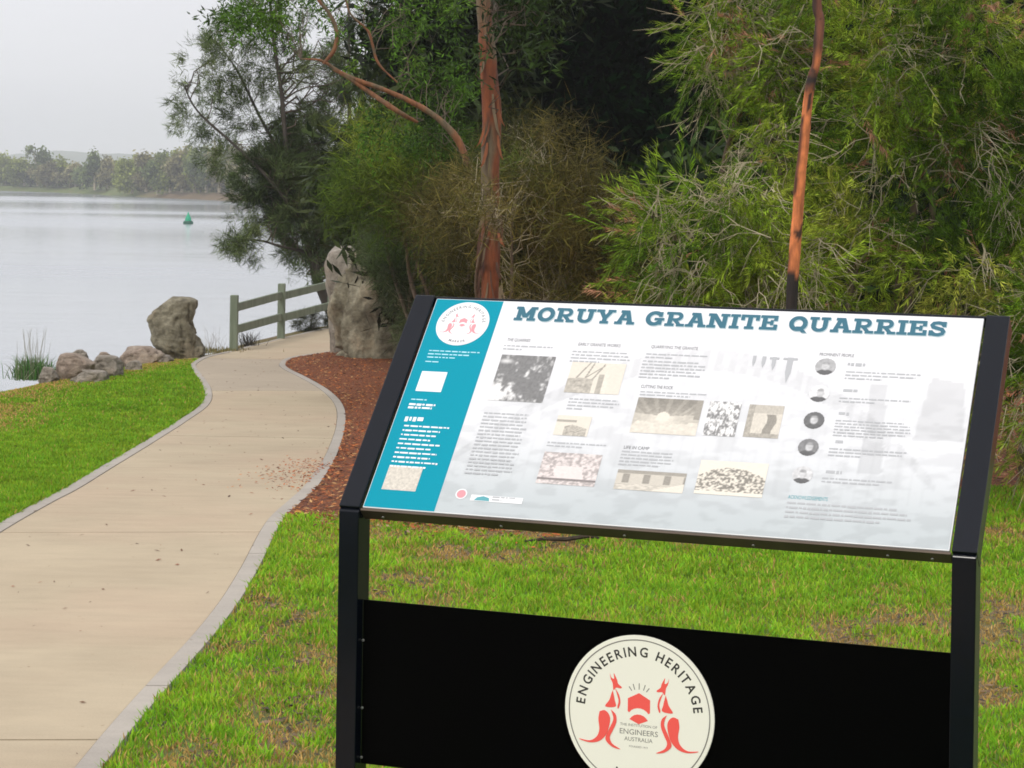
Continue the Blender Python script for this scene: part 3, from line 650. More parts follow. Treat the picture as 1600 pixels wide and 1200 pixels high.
# --- twiggy shrubs in the middle
db2 = 15.5
def shrub(name, label, cat, px, d, es, kind, dens, scale, cols, **kw):
    tb = gz(P(px, 500, d)[0], d); r = np.random.default_rng(kw.get('seed', 0)); tr = []
    for q in range(5):
        e = es[r.integers(0, len(es))][0]; tr.append((bent(tb + [r.normal(0, .05), r.normal(0, .05), 0], e, r, .12, 5), [.028, .02, .006], (.14, .10, .065)))
    return tree(name, label, cat, tb, tr, es, kind, dens, scale, cols, **kw)
shrub('brown_teatree', 'tangled brown olive tea-tree shrub filling the middle between boulder and dark trees', 'shrub', 800, db2 + 1.3,
      ells([(850, 260, 95, 75), (800, 330, 130, 85, -.3), (900, 350, 90, 90), (870, 420, 120, 60, -.3), (760, 400, 90, 70, .2), (960, 430, 60, 50), (700, 330, 80, 60, .8), (820, 230, 60, 50, .6), (775, 325, 60, 38, -2.1, .7), (800, 290, 50, 25, -2.0, .45)], db2 + 1.3),
      'wispy', 430, .85, [(.024, .028, .007), (.085, .078, .017), (.19, .15, .04), (.09, .13, .018)], grow=(-.2, -.1, -.1), rnd=.8, holes=.45, hs=2.4, seed=5, limbs=200, limb_r=.007, twigmat='twig')
shrub('olive_teatree', 'olive green tea-tree shrub above the boulder, left of the straight gum trunk', 'shrub', 690, 22,
      ells([(640, 260, 110, 55), (590, 310, 80, 60, -.2), (700, 270, 70, 60), (560, 250, 50, 45, .4), (660, 350, 90, 60, -.3), (720, 420, 60, 60), (590, 210, 60, 35, .6)], 22),
      'wispy', 430, 1.0, [(.02, .04, .005), (.07, .12, .01), (.20, .245, .024)], grow=(-.2, 0, -.1), rnd=.7, holes=.44, hs=2.2, seed=6, limbs=120, limb_r=.012)
shrub('grey_green_bush', 'grey green bush draped over the top right of the big boulder', 'shrub', 665, 24,
      ells([(625, 365, 62, 36), (655, 425, 60, 55, -1.0), (680, 495, 55, 60, -1.3), (590, 385, 36, 20, -.8), (612, 412, 36, 30, -1.2), (640, 470, 36, 30, -1.3, .7), (700, 470, 60, 70, -1.6), (625, 410, 30, 24, -1.4), (590, 398, 26, 15, -1.6, .8), (610, 440, 22, 22, -1.7, .5), (655, 520, 30, 26, -1.9, .5)], 24),
      'wispy', 620, .85, [(.05, .065, .025), (.11, .135, .06), (.09, .16, .04)], grow=(-.3, -.1, -.3), rnd=.6, holes=.41, seed=7, limbs=80, limb_r=.01, twigmat='twig')
# --- right hand shrubs: fine bright leaves, pink tips, pale arching twigs
GR = [(.035, .075, .006), (.13, .235, .014), (.31, .41, .035), (.42, .42, .07)]
PK = ((.55, .27, .17), .70)
def wands(th, n, es, base, seed, m='twig'):
    r = np.random.default_rng(seed); mb = MB()
    for _ in range(n):
        ar_ = np.array([e[1][0] * e[1][2] for e in es]); c, rad = es[r.choice(len(es), p=ar_ / ar_.sum())][:2]; v = unit(r.normal(size=3)); v[1] = -abs(v[1]) - .4; v = unit(v)
        end = c + v * rad * r.uniform(.95, 1.15) - [r.uniform(0, .15), 0, 0]; st = c + (end - c) * r.uniform(.2, .5) + r.normal(0, .08, 3) + [0, 0, .1]
        q = bent(st, end, r, .16, 6, .03); q[-2:, 2] -= .04; mb.tube(q, np.linspace(.0045, .0014, 6), 4, cap=False)
        for k in range(6):
            s0 = q[r.integers(1, 6)]; d = unit((end - st) + r.normal(0, .5, 3) * np.linalg.norm(end - st)); e = s0 + d * r.uniform(.1, .28) - [0, 0, .05]
            q2 = bent(s0, e, r, .12, 4, .04); mb.tube(q2, np.linspace(.003, .0012, 4), 3, cap=False)
            e2 = e + unit(d + r.normal(0, .6, 3)) * .1; mb.tube(np.array([q2[2], e2]), [.002, .001], 3, cap=False)
    tag(mb.build('twig_tangle', M[m], th, base), 'pale bare arching twigs')
def bush(label, px, d, e, seed, dens=900, cols=GR, tips=PK, nw=60, hl=.455):
    es = ells(e, d); th, p, o = shrub('fine_leaved_shrub', label, 'shrub', px, d, es, 'linear', dens, .82, cols, grow=(-.3, -.25, -.5), rnd=.55, holes=hl, hs=3.0, seed=seed, limbs=90, limb_r=.010, twigmat='twig', tips=tips, shell=.3, group='fine leaved shrubs behind the sign', freq=2.6)
    wands(th, int(nw * 1.25), es, th.location[:], seed + 5)
bush('tall fine leaved shrub with pink tips around and right of the orange sapling', 1380, 12.8, [(1330, 120, 150, 130), (1480, 90, 150, 150, .2), (1420, 280, 160, 130, .1), (1560, 250, 100, 160), (1500, 430, 150, 120, -.3), (1340, 420, 110, 110, -.1), (1420, -30, 200, 70, .2), (1600, 560, 80, 150, -.5), (1250, 250, 80, 100, .3), (1680, 300, 90, 200, .2), (1400, 590, 200, 90, -.1)], 11)
bush('spreading upper left shrub branch mass overhanging the dark trees', 1180, 13.6, [(1165, 40, 95, 42), (1195, 105, 105, 50), (1115, 118, 50, 34, -.2), (1225, 190, 85, 55, .1), (1140, 165, 48, 20), (1220, -50, 140, 60)], 12, nw=60)
bush('low drooping shrub with grey bare twigs directly above the sign', 1120, 12.2, [(1110, 330, 110, 52), (1040, 375, 60, 52, -.2), (1190, 340, 95, 85, .2), (1130, 430, 130, 75, -.1), (1230, 450, 80, 100), (1040, 455, 50, 45), (1150, 560, 180, 120, .2), (1015, 325, 26, 22)], 13, nw=58)
bush('shrub edge leaning in at the right border beside the sign', 1640, 11.9, [(1640, 560, 60, 110), (1625, 665, 45, 65, -.1), (1700, 500, 100, 150)], 14, nw=40)

# --- evergreen trees behind; deep shade is put into their near-black leaf colours
DK_SHADE = [(.0015, .004, .0015), (.003, .010, .003), (.006, .022, .005)]
dark = [(900, 31, [(900, 60, 130, 150), (860, 200, 110, 110), (960, 160, 120, 130), (930, -80, 150, 120)], 'tall evergreen with shade painted into its blackish green leaves, standing right of the straight gum trunk'),
        (1080, 29, [(1060, 60, 140, 160), (1050, 200, 120, 120, -.5), (1100, -90, 160, 120), (980, 260, 90, 70)], 'dark evergreen behind the gap between the shrub masses'),
        (1300, 32, [(1280, 100, 170, 220), (1300, -80, 170, 140), (1250, 300, 180, 140)], 'dark evergreen mostly hidden behind the orange sapling'),
        (1520, 33, [(1500, 100, 190, 240), (1500, 330, 200, 160), (1560, -90, 200, 130), (1700, 200, 170, 260)], 'dark evergreen at the far right behind the pink tipped shrub')]
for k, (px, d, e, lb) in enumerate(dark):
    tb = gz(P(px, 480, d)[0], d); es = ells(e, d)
    tree('dark_evergreen', lb, 'tree', tb, [([tb, P(px, 380, d + 1), P(px, 260, d + 1.5), P(px, 160, d + 1.5)], [.2, .18, .14, .06], (.012, .009, .006))], es, 'dense', 140 if k < 2 else 35, 1.7 if k < 2 else 3.0, DK_SHADE, seed=20 + k, holes=.28, limbs=20, limb_r=.04, group='dark evergreens behind the shrubs', shell=.5, leafm='leaf_deep_shade')
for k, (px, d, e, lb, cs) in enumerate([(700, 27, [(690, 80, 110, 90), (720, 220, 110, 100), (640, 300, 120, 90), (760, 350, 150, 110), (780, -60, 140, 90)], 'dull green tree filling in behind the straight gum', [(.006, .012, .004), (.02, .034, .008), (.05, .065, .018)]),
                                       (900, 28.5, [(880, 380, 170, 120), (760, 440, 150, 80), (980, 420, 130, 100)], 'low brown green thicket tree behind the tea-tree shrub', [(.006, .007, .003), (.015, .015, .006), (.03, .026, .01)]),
                                       (1150, 21, [(1150, 420, 230, 150), (1400, 430, 260, 190), (1050, 400, 120, 90)], 'thicket tree with shade painted into its green leaves, behind the shrubs on the right', [(.006, .014, .002), (.016, .034, .005), (.035, .06, .01)])]):  # leaf greens darkened to put shade into the gaps between the shrubs
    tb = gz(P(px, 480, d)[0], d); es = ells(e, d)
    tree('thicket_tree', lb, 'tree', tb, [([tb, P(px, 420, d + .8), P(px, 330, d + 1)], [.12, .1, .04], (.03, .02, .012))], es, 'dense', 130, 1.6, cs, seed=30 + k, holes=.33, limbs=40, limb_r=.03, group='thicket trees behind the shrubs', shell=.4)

# --- orange sapling with a burnt foot
ds = 10.9
SPX = ([(x_ - 800) / FOC * 10.9 for x_ in (1226, 1237, 1241, 1246, 1250, 1257, 1262, 1268, 1275, 1279, 1277)][::1], [860, 480, 410, 340, 280, 220, 160, 125, 100, 60, 0])
def sapcol(V):
    py = HOR - (V[:, 2] - CAMZ) / V[:, 1] * FOC
    f = fbm(V * np.array([42, 42, 9]), 4, 91); org = np.array([.70, .22, .075]) * (.8 + .5 * vnoise(V * 40, 5))[:, None]; dk = np.array([.018, .010, .008]); rb = np.array([.20, .07, .04])
    k = np.clip(sstep(.42, .6, f * .5 + .8 * sstep(385, 470, py) - .02), 0, 1)
    k = np.maximum(k, np.exp(-((py - 118) / 20) ** 2)); k = np.maximum(k, sstep(.60, .64, f) * .92); k = np.maximum(k, .8 * sstep(-.012, -.028, V[:, 0] - np.interp(-py, [-p_ for p_ in SPX[1]], SPX[0])) * sstep(.42, .5, vnoise(V * np.array([9, 9, 5]), 3)))
    k3 = sstep(95, 60, py)[:, None]
    c = org * (1 - k3) + rb * k3; return c * (1 - k[:, None]) + dk * k[:, None]
sb = gz(P(1226, 860, ds)[0], ds)
pts = [sb, P(1230, 640, ds), P(1237, 480, ds), P(1241, 410, ds), P(1246, 340, ds), P(1250, 280, ds), P(1257, 220, ds), P(1262, 160, ds), P(1268, 125, ds), P(1275, 100, ds), P(1279, 60, ds), P(1281, 30, ds), P(1277, 0, ds), P(1282, -120, ds), P(1300, -300, ds)]
tree('gum_sapling', 'slender gum sapling with bright orange trunk and burnt black foot behind the sign', 'tree', sb, [(pts, np.array([11, 10, 9, 9.3, 9, 9.2, 8.6, 8.2, 7.8, 6.8, 7.6, 7, 6.6, 6, 3]) / FOC * ds, sapcol)],
     ells([(1290, -330, 150, 110), (1260, -240, 100, 60)], ds), 'broad', 420, .8, [(.05, .1, .015), (.1, .2, .03)], seed=9, holes=.45, limbs=20, limb_r=.008)

# ------------------------------------------------------------------ tufts and small plants by the bank
def tuft(name, label, px, py, n, h, spread, cols, wd=.006, d=None, lean=.5, cat='plant', stems=0):
    g = G(px, py) if d is None else gz(P(px, py, d)[0], d)
    V, F, Cc = [], [], []
    for k in range(n):
        a = rng.uniform(0, 6.28); r = abs(rng.normal(0, lean)); b = g + [rng.normal(0, spread), rng.normal(0, spread), -.02]; hh = h * rng.uniform(.4, 1.1)
        dv = np.array([math.cos(a) * r, math.sin(a) * r, 1]); dv /= np.linalg.norm(dv); s = np.array([wd / 2, 0, 0]); m = b + dv * hh * .6; t = m + (dv * [1.8, 1.8, .6]) * hh * .45
        o = len(V); V += [b - s, b + s, m + s * .8, m - s * .8, t]; F += [(o, o + 1, o + 2), (o, o + 2, o + 3), (o + 3, o + 2, o + 4)]
        c = np.array(cols[rng.integers(0, len(cols))]) * rng.uniform(.6, 1.3); Cc += [c] * 5
    for k in range(stems):
        b = g + [rng.normal(0, spread * .8), rng.normal(0, spread), 0]; hh = h * rng.uniform(1.05, 1.65); lx = rng.normal(0, .12); s = np.array([.0028, 0, 0]); t = b + [lx * hh, 0, hh]
        o = len(V); V += [b - s, b + s, t + s * .5, t - s * .5, t + [lx * .1, 0, .05]]; F += [(o, o + 1, o + 2), (o, o + 2, o + 3), (o + 3, o + 2, o + 4)]; Cc += [np.array((.30, .29, .22))] * 5
    return tag(mk(name, np.array(V), np.array(F), M['leaf'], col=np.array(Cc), origin=g), label, cat)
tuft('grass_tussock', 'tall green grass tussock with pale seed stems on the bank at far left', 50, 590, 420, .34, .10, [(.05, .16, .03), (.09, .22, .05), (.16, .22, .10), (.22, .24, .15)], .008, stems=22, lean=.38)
tuft('grass_tussock', 'small green clump at the foot of the tall tussock beside the pinkish rock', 78, 590, 160, .22, .09, [(.05, .17, .03), (.08, .24, .05)], .009)
tuft('weed_clump', 'dark spiky weed clump beside the nearest fence post', 388, 541, 110, .34, .06, [(.05, .045, .04), (.09, .08, .06)], .006, lean=.6)
tuft('weed_clump', 'thin pale dead weed stems right of the upright granite block', 334, 548, 26, .5, .08, [(.33, .29, .22)], .004, lean=.5)
tuft('dry_grass_fringe', 'low yellow brown dry grass fringe between upright block and first fence post', 346, 549, 360, .11, .22, [(.28, .22, .09), (.16, .16, .05)], .008, lean=.7, cat='grass')['kind'] = 'stuff'
eb = ells([(482, 503, 22, 16), (503, 492, 16, 14, .4)], 35.5)
tree('small_sheoak_bush', 'small dark feathery bush seen under the fence rails', 'shrub', gz(P(485, 520, 35.5)[0], 35.5), [([gz(P(485, 520, 35.5)[0], 35.5), P(486, 505, 35.5), P(490, 490, 35.5)], [.015, .01, .004], (.05, .04, .03))], eb, 'needle', 900, .5, [(.03, .04, .02), (.07, .08, .045)], seed=55, holes=.3, limbs=20, limb_r=.006)
st = G(880, 853); m = MB(); q = np.array([st + [-.19, -.07, .03], st + [-.1, -.03, .035], st + [.01, .0, .03], st + [.12, .05, .04], st + [.18, .06, .03]]); m.tube(q, [.004, .009, .012, .011, .005], 6)
tag(m.build('bark_strip', simple('dark_dead_bark', (.05, .035, .022), .9, nscale=30, namp=.25), origin=st), 'long dark strip of fallen bark lying on the grass seen under the sign panel', 'stick')

# ------------------------------------------------------------------ buoy
bp = P(294, 349, 1); dB = (CAMZ - WATER) / -ray(294, 350)[1]; bp = P(294, 350, dB); bp[2] = WATER
by_ = thing('channel_buoy', 'small green conical channel marker buoy floating on the river', 'buoy', bp)
def lathe(prof, c, k=24):
    V = []; F = []
    for r, z in prof: V += [(c[0] + r * math.cos(a), c[1] + r * math.sin(a), c[2] + z) for a in np.arange(k) * 2 * math.pi / k]
    for i in range(len(prof) - 1): F += [(i * k + j, i * k + (j + 1) % k, (i + 1) * k + (j + 1) % k, (i + 1) * k + j) for j in range(k)]
    F.append(tuple((len(prof) - 1) * k + j for j in range(k))); return V, F
s = dB / FOC
V, F = lathe([(4 * s, -.2), (7.5 * s, -.1), (8 * s, 2 * s), (7.2 * s, 4.5 * s), (5.5 * s, 5.2 * s)], bp); mk('float_collar', V, F, M['buoyd'], by_, origin=bp, smooth=True)
V, F = lathe([(5.2 * s, 4.6 * s), (4.6 * s, 9 * s), (3.2 * s, 12 * s), (2.2 * s, 14.5 * s), (1.6 * s, 15 * s)], bp); mk('cone', V, F, M['buoy'], by_, origin=bp, smooth=True)
V, F = lathe([(1.3 * s, 15 * s), (1.3 * s, 17 * s), (.5 * s, 18.5 * s)], bp); mk('light', V, F, M['buoy'], by_, origin=bp, smooth=True)

# ------------------------------------------------------------------ far shore trees and houses
def blob_template(seed):
    r = np.random.default_rng(seed); out = []
    for k in range(12):
        b = r.normal(0, .5, 3); d = unit(r.normal(size=3)); s = unit(np.cross(d, r.normal(size=3))); out.append([b, b + d * .4 + s * .22, b + d * .8, b + d * .4 - s * .22])
    return np.array(out)
TPL['far'] = [blob_template(i) for i in range(6)]
fl = [(8, 44, 26, 0), (38, 40, 22, 0), (58, 62, 14, 2), (72, 36, 20, 1), (92, 42, 20, 0), (118, 34, 16, 1), (148, 60, 17, 2), (168, 46, 14, 1), (188, 44, 16, 0), (206, 56, 18, 0), (228, 60, 20, 1), (246, 66, 18, 2), (266, 62, 18, 0), (284, 68, 20, 1),
      (304, 66, 18, 0), (322, 70, 20, 2), (342, 68, 18, 1), (362, 74, 20, 0), (384, 70, 22, 1), (410, 76, 24, 2), (440, 74, 26, 0), (475, 80, 28, 1), (510, 78, 28, 0), (128, 30, 12, 2)]
look = [('rounded olive tree', [(.15, .18, .04), (.33, .36, .08)]), ('brownish bare stemmed tree', [(.18, .17, .07), (.32, .28, .13)]), ('tall narrow dark tree', [(.11, .15, .05), (.24, .28, .09)])]
where = ['at the left edge of the far bank', 'second from the left on the far bank', 'standing tallest on the left of the far bank', 'right of the tall one on the far bank', 'left of the pale clearing on the far bank', 'above the pale grass clearing', 'standing alone above the far tree line', 'just right of the lone tall tree',
         'at the start of the dense wood', 'third along the dense wood', 'fourth along the dense wood', 'fifth along the dense wood', 'left above the green buoy', 'directly above the green buoy', 'right above the green buoy', 'near the middle of the dense wood', 'left of the she-oak foliage', 'touching the left she-oak foliage in view',
         'half behind the she-oak foliage', 'seen through the she-oak foliage', 'seen low through the she-oak crown', 'seen beside the she-oak trunk', 'seen behind the thin double stems', 'lowest in the grass clearing of the far bank']
for k, (px, h, wd, ty) in enumerate(fl):
    rs = np.random.default_rng(300 + k); sy = np.interp(px, [a for a, b in far_px], [b for a, b in far_px]); x, z = ray(px, sy); d = (CAMZ - WATER) / -z + (rs.uniform(4, 22) if px < 170 else rs.uniform(1, 9))
    base = np.array([x * d, d, float(zground(np.array(x * d), np.array(d)))]); H = h * d / FOC; R = wd * d / FOC
    th = thing('far_tree', f'{look[ty][0]} {where[k]}', 'tree', base, 'trees on the far river bank')
    V, F = tube([base, base + [rs.normal(0, .2), 0, H * .45], base + [rs.normal(0, .4), 0, H * .85]], [.28, .2, .08], 6); mk('trunk', V, F, M['twig'], th, origin=base)
    es = [(base + np.array([rs.normal(0, R * .35), rs.normal(0, R * .3), H * f]), np.array([R * g, R * g * .9, H * .2])) for f, g in ((.3, .75), (.45, .95), (.6, .95), (.75, .7), (.86, .4 if ty == 2 else .55))]
    p, o = fill(es, 5.0, rs, .2, .30, .5, k); cc = palette(p, look[ty][1], rs, k, .35)
    V, F, c = sprays('far', p, o + rs.normal(0, .5, p.shape), .85 * rs.uniform(.7, 1.3, len(p)), cc, rs=rs); mk('crown', V, F, M['leaf'], th, c, base)
rs = np.random.default_rng(77); PP = []
for k in range(130):
    px = rs.uniform(-120, 560); sy = np.interp(px, [a for a, b in far_px], [b for a, b in far_px]); x, z = ray(px, sy); d = (CAMZ - WATER) / -z + rs.uniform(14, 60)
    H = rs.uniform(28, 50) * (1 if px > 180 else .62) * d / FOC; R = H * .35; zb = float(zground(np.array(x * d), np.array(d)))
    p, o = fill([(np.array([x * d, d, zb + H * .5]), np.array([R, R, H * .5]))], 2.2, rs, .3, .2, .5, k); PP.append(p)
PP = np.concatenate(PP); V, F, c = sprays('far', PP, rs.normal(size=PP.shape), 1.1 * rs.uniform(.7, 1.3, len(PP)), palette(PP, [(.09, .11, .04), (.20, .21, .08)], rs, 5, .08), rs=rs)
tag(mk('far_woodland', V, F, M['leaf'], col=c), 'hazy mass of woodland behind the trees on the far bank', 'woodland', kind='stuff')
M['wall'] = simple('pale_render', (.7, .68, .64), .8, nscale=1, namp=.04); M['roof'] = simple('grey_roof', (.3, .3, .31), .7, nscale=1, namp=.08); M['glass'] = simple('dark_window', (.05, .06, .07), .2)
for px, py, lb in ((14, 256, 'white house low on the hazy hill at the left edge of the view'), (34, 259, 'small grey roofed house right of the white one on the hazy hill')):
    d = 1180; b = P(px, py + 4, d); hs = thing('far_house', lb, 'house', b, 'houses on the far hillside'); wv, dv, hv = 8, 6, 3
    m = MB(); m.box(b + [-wv / 2, 0, -6], np.eye(3), (wv, dv, hv + 6)); m.build('wall', M['wall'], hs, b)
    m = MB(); m.add([b + [-wv / 2 - .4, -.4, hv + .01], b + [wv / 2 + .4, -.4, hv + .01], b + [wv / 2 + .4, dv + .4, hv + .01], b + [-wv / 2 - .4, dv + .4, hv + .01], b + [-wv / 2 - .4, dv / 2, hv + 2], b + [wv / 2 + .4, dv / 2, hv + 2]], [(0, 1, 5, 4), (2, 3, 4, 5), (0, 4, 3), (1, 2, 5), (3, 2, 1, 0)]); m.build('roof', M['roof'], hs, b)
    for wx in (-2.6, 1.2): m = MB(); m.box(b + [wx, -.06, .8], np.eye(3), (1.5, .058, 1.3)); m.build('window', M['glass'], hs, b)

# ================================================================== the sign
YAW, TILT, SX, SY, SZ, LP, FR = .3652, .8291, -.3728, 4.828, CAMZ - .7251, .6071, .0524
WS = 1.4
u_ = np.array([math.cos(YAW), -math.sin(YAW), 0]); h_ = np.array([math.sin(YAW), math.cos(YAW), 0]); k_ = np.array([0, 0, 1.])
v_ = h_ * math.cos(TILT) + k_ * math.sin(TILT); n_v = np.cross(u_, v_); O_ = np.array([SX, SY, SZ])
sb = np.array([SX, SY, 0]) + u_ * WS / 2
sign = thing('information_sign', 'large black framed information sign with a tilted printed panel and round emblem', 'sign', sb)
def S_(a, b, c=0.): return O_ + u_ * a + v_ * b + n_v * c
PW, PD = FR - .004, .062
def bx(name, o, ax, size, m, bev=.003, parent=sign):
    b = MB(); b.box(o, ax, size); r = b.build(name, m, parent, sb)
    if bev: bevel(r, bev)
    return r
for q, a0 in enumerate((0, WS - PW)):
    # upright post and the tilted arm that grows out of it
    zt = -.010
    b = MB(); A = O_ + u_ * a0
    sh = PD; V = []
    for uu in (0, PW):
        V += [A + u_ * uu - k_ * (A[2] + .2) + k_ * 0, A + u_ * uu + h_ * sh - k_ * (A[2] + .2), A + u_ * uu + h_ * sh + k_ * (sh * math.tan(TILT) - .012), A + u_ * uu - k_ * .012]
    b.add(V, [(0, 3, 2, 1), (4, 5, 6, 7), (0, 4, 7, 3), (1, 2, 6, 5), (0, 1, 5, 4), (3, 7, 6, 2)]); bevel(b.build('post', M['steel'], sign, sb), .002)
    bx('side_arm', S_(a0 - .001, -.001, -.055), (u_, v_, n_v), (PW + .002, LP + .004, .055), M['steel'], .003)
# panel: thin board between the arms
bx('panel_board', S_(FR + .002, .003, -.016), (u_, v_, n_v), (WS - 2 * FR - .004, LP - .006, .0105), M['white'], .0015)
bx('bottom_rail', S_(PW + .002, -.0045, -.040), (u_, v_, n_v), (WS - 2 * PW - .004, .0065, .033), simple('rail_ground_reflection', (.10, .075, .055), .33, .5, .5, nscale=5, namp=.15), .001)  # dark metal rail; the ground's brown reflection is put into its base colour
bx('top_rail', S_(PW + .002, LP - .002, -.040), (u_, v_, n_v), (WS - 2 * PW - .004, .006, .034), M['steel'], .001)
# lower plate
pz_top, pz_bot = -.2107, -.575
pl = bx('lower_plate', O_ + u_ * (PW + .001) + h_ * .030 + k_ * pz_bot, (u_, h_, k_), (WS - 2 * PW - .002, .004, pz_top - pz_bot), M['plate'], .0008)
for a, dz in ((PW + .004, -.30), (PW + .004, -.45), (PW + .004, -.56), ):
    V, F = lathe([(.003, 0), (.003, .002), (.0015, .003)], (0, 0, 0), 10); V = np.array(V); V = O_ + u_ * a + h_ * .026 + k_ * dz + V[:, :1] * u_ + V[:, 1:2] * k_ - V[:, 2:3] * h_
    mk('rivet', V, F, M['bolt'], sign, origin=sb, smooth=True)
for a in (.1, .38, .66, .94, 1.1, 1.22, 1.31):
    V, F = lathe([(.0035, 0), (.0035, .0015), (.0015, .0025)], (0, 0, 0), 10); V = np.array(V); V = S_(a, -.0045, -.028) + V[:, :1] * u_ + V[:, 1:2] * n_v - V[:, 2:3] * v_
    mk('rivet', V, F, M['bolt'], sign, origin=sb, smooth=True)

def Q(px, py):
    x, z = ray(px, py); r = np.array([x, 1, z]); o = np.array([0, 0, CAMZ]); t = ((O_ - n_v * .0055 - o) @ n_v) / (r @ n_v); p = o + r * t - O_
    return np.array([p @ u_, p @ v_])
ZP = -.0055                                            # face of the printed sheet
A0, A1, B0, B1 = FR + .004, WS - FR - .004, .005, LP - .005
ns = 0
def flat(name, polys, m, level, to3d=S_, parent=sign, stuff=False, label=None):
    """flat print: polygons in panel coordinates, each a hair above the last"""
    b = MB()
    for k, p in enumerate(polys):
        b.add([to3d(x, y, ZP + level * .0004 + .000006 * k) for x, y in p], [tuple(range(len(p)))])
    r = b.build(name, m, parent, sb)
    if stuff: r['kind'] = 'stuff'
    if label: r['label'] = label
    return r
def raster(name, a0, b0, a1, b1, nx, ny, fn, level, label=None, mask=None, to3d=S_):
    uu, vv = np.meshgrid((np.arange(nx + 1)) / nx, (np.arange(ny + 1)) / ny); col = fn(uu, vv)
    a = a0 + (a1 - a0) * uu; b = b0 + (b1 - b0) * vv
    V = O_ + a[..., None] * u_ + b[..., None] * v_ + n_v * (ZP + level * .0004)
    i = np.arange(ny)[:, None] * (nx + 1); j = np.arange(nx)[None]; F = np.stack([i + j, i + j + 1, i + nx + 2 + j, i + nx + 1 + j], -1)
    if mask is not None: F = F[mask((uu[:-1, :-1] + .5 / nx), (vv[:-1, :-1] + .5 / ny))]
    o = mk(name, V.reshape(-1, 3), F.reshape(-1, 4), M['print'], sign, col.reshape(-1, 3), sb)
    if label: o['label'] = label
    return o
def toUV(px, py):
    a, b = Q(px, py); return (a - A0) / (A1 - A0), (b - B0) / (B1 - B0)
def gauss(u, v, c, s): return np.exp(-(((u - c[0]) / s[0]) ** 2 + ((v - c[1]) / s[1]) ** 2))
def segd(u, v, a, b, asp=2.1):
    a = np.array([a[0] * asp, a[1]]); b = np.array([b[0] * asp, b[1]]); p = np.stack([u * asp, v], -1); t = np.clip(((p - a) @ (b - a)) / ((b - a) @ (b - a)), 0, 1)
    return np.linalg.norm(p - a - t[..., None] * (b - a), axis=-1)
def backdrop(u, v):
    white = np.array([.76, .76, .77]); low = np.array([.45, .495, .50]); k = sstep(.42, .0, v)[..., None]; k2 = sstep(1, .3, v)[..., None] * .3
    c = white * (1 - k) + low * k; c = c * (1 - k2) + np.array([.55, .58, .59]) * k2
    n = fbm(np.stack([u * 28, v * 34], -1), 4, 7); c = c * (1 - .10 * sstep(.45, .62, n)[..., None] * sstep(.8, .45, v)[..., None])
    ax, ay = toUV(1160, 560); def_ = []
    # faint steel arch, deck and stone pylons of a bridge, printed pale grey
    x0, x1, top = toUV(700, 740)[0], toUV(1470, 700)[0], toUV(1080, 545)[1]; base = toUV(900, 720)[1]
    t = (u - x0) / (x1 - x0); arch = base + (top - base) * (1 - (2 * t - 1) ** 2) ; low_a = base - .04 + (top - base - .06) * (1 - (2 * t - 1) ** 2)
    band = ((v < arch) & (v > low_a)) & (t > 0) & (t < 1); tex = .5 + .5 * np.sign(np.sin(u * 260)) * (vnoise(np.stack([u * 60, v * 60], -1), 3) > .4)
    c = c * (1 - np.where(band, .06 + .08 * tex, 0)[..., None])
    hang = (v < low_a) & (v > base - .1) & (t > 0) & (t < 1) & (np.abs((u * 46) % 1 - .5) < .13); c = c * (1 - np.where(hang, .035, 0)[..., None])
    for pxs in (((1362, 600), (1386, 600), (1378, 740), (1340, 740)), ((1440, 640), (1456, 590), (1508, 600), (1506, 690), (1425, 690))):
        q = np.array([toUV(*p) for p in pxs]); ins = np.ones(u.shape, bool); sg = None
        ar = sum(q[i][0] * q[(i + 1) % len(q)][1] - q[(i + 1) % len(q)][0] * q[i][1] for i in range(len(q)))
        for i in range(len(q)):
            a, b = q[i], q[(i + 1) % len(q)]; ins &= (((b[0] - a[0]) * (v - a[1]) - (b[1] - a[1]) * (u - a[0])) * np.sign(ar)) > 0
        c = c * (1 - np.where(ins, .16, 0)[..., None])
    dk_ = np.abs(v - toUV(1450, 693)[1]) < .012; c = c * (1 - np.where(dk_ & (u > toUV(1350, 690)[0]), -.06, 0)[..., None])
    return np.clip(c, 0, .86)
raster('printed_sheet', A0, B0, A1, B1, 240, 120, backdrop, .2)
aT0, aT1 = Q(686, 470)[0], (Q(786, 465)[0] + Q(683, 796)[0]) / 2
flat('teal_strip', [[(A0, B0), (aT1, B0), (aT1, B1), (A0, B1)]], M['teal'], 1, label='teal blue strip down the left side of the panel')
# title in a wide slab face
def ribbon(pts, wd):
    pts = np.asarray(pts, float); t = np.gradient(pts, axis=0); t = t / (np.linalg.norm(t, axis=1)[:, None] + 1e-9); nn = np.stack([-t[:, 1], t[:, 0]], -1); w2 = np.broadcast_to(np.asarray(wd, float), (len(pts),)) / 2
    a, b = pts + nn * w2[:, None], pts - nn * w2[:, None]; return [[a[i], b[i], b[i + 1], a[i + 1]] for i in range(len(pts) - 1)]
def rc(x0, y0, x1, y1): return [[(x0, y0), (x1, y0), (x1, y1), (x0, y1)]]
def arc(cx, cy, rx, ry, a0, a1, n=14): a = np.radians(np.linspace(a0, a1, n)); return np.stack([cx + rx * np.cos(a), cy + ry * np.sin(a)], -1)
SW = .25
def diag(x0, y0, x1, y1, w2=.26): return [[(x0 - w2 / 2, y0), (x0 + w2 / 2, y0), (x1 + w2 / 2, y1), (x1 - w2 / 2, y1)]]
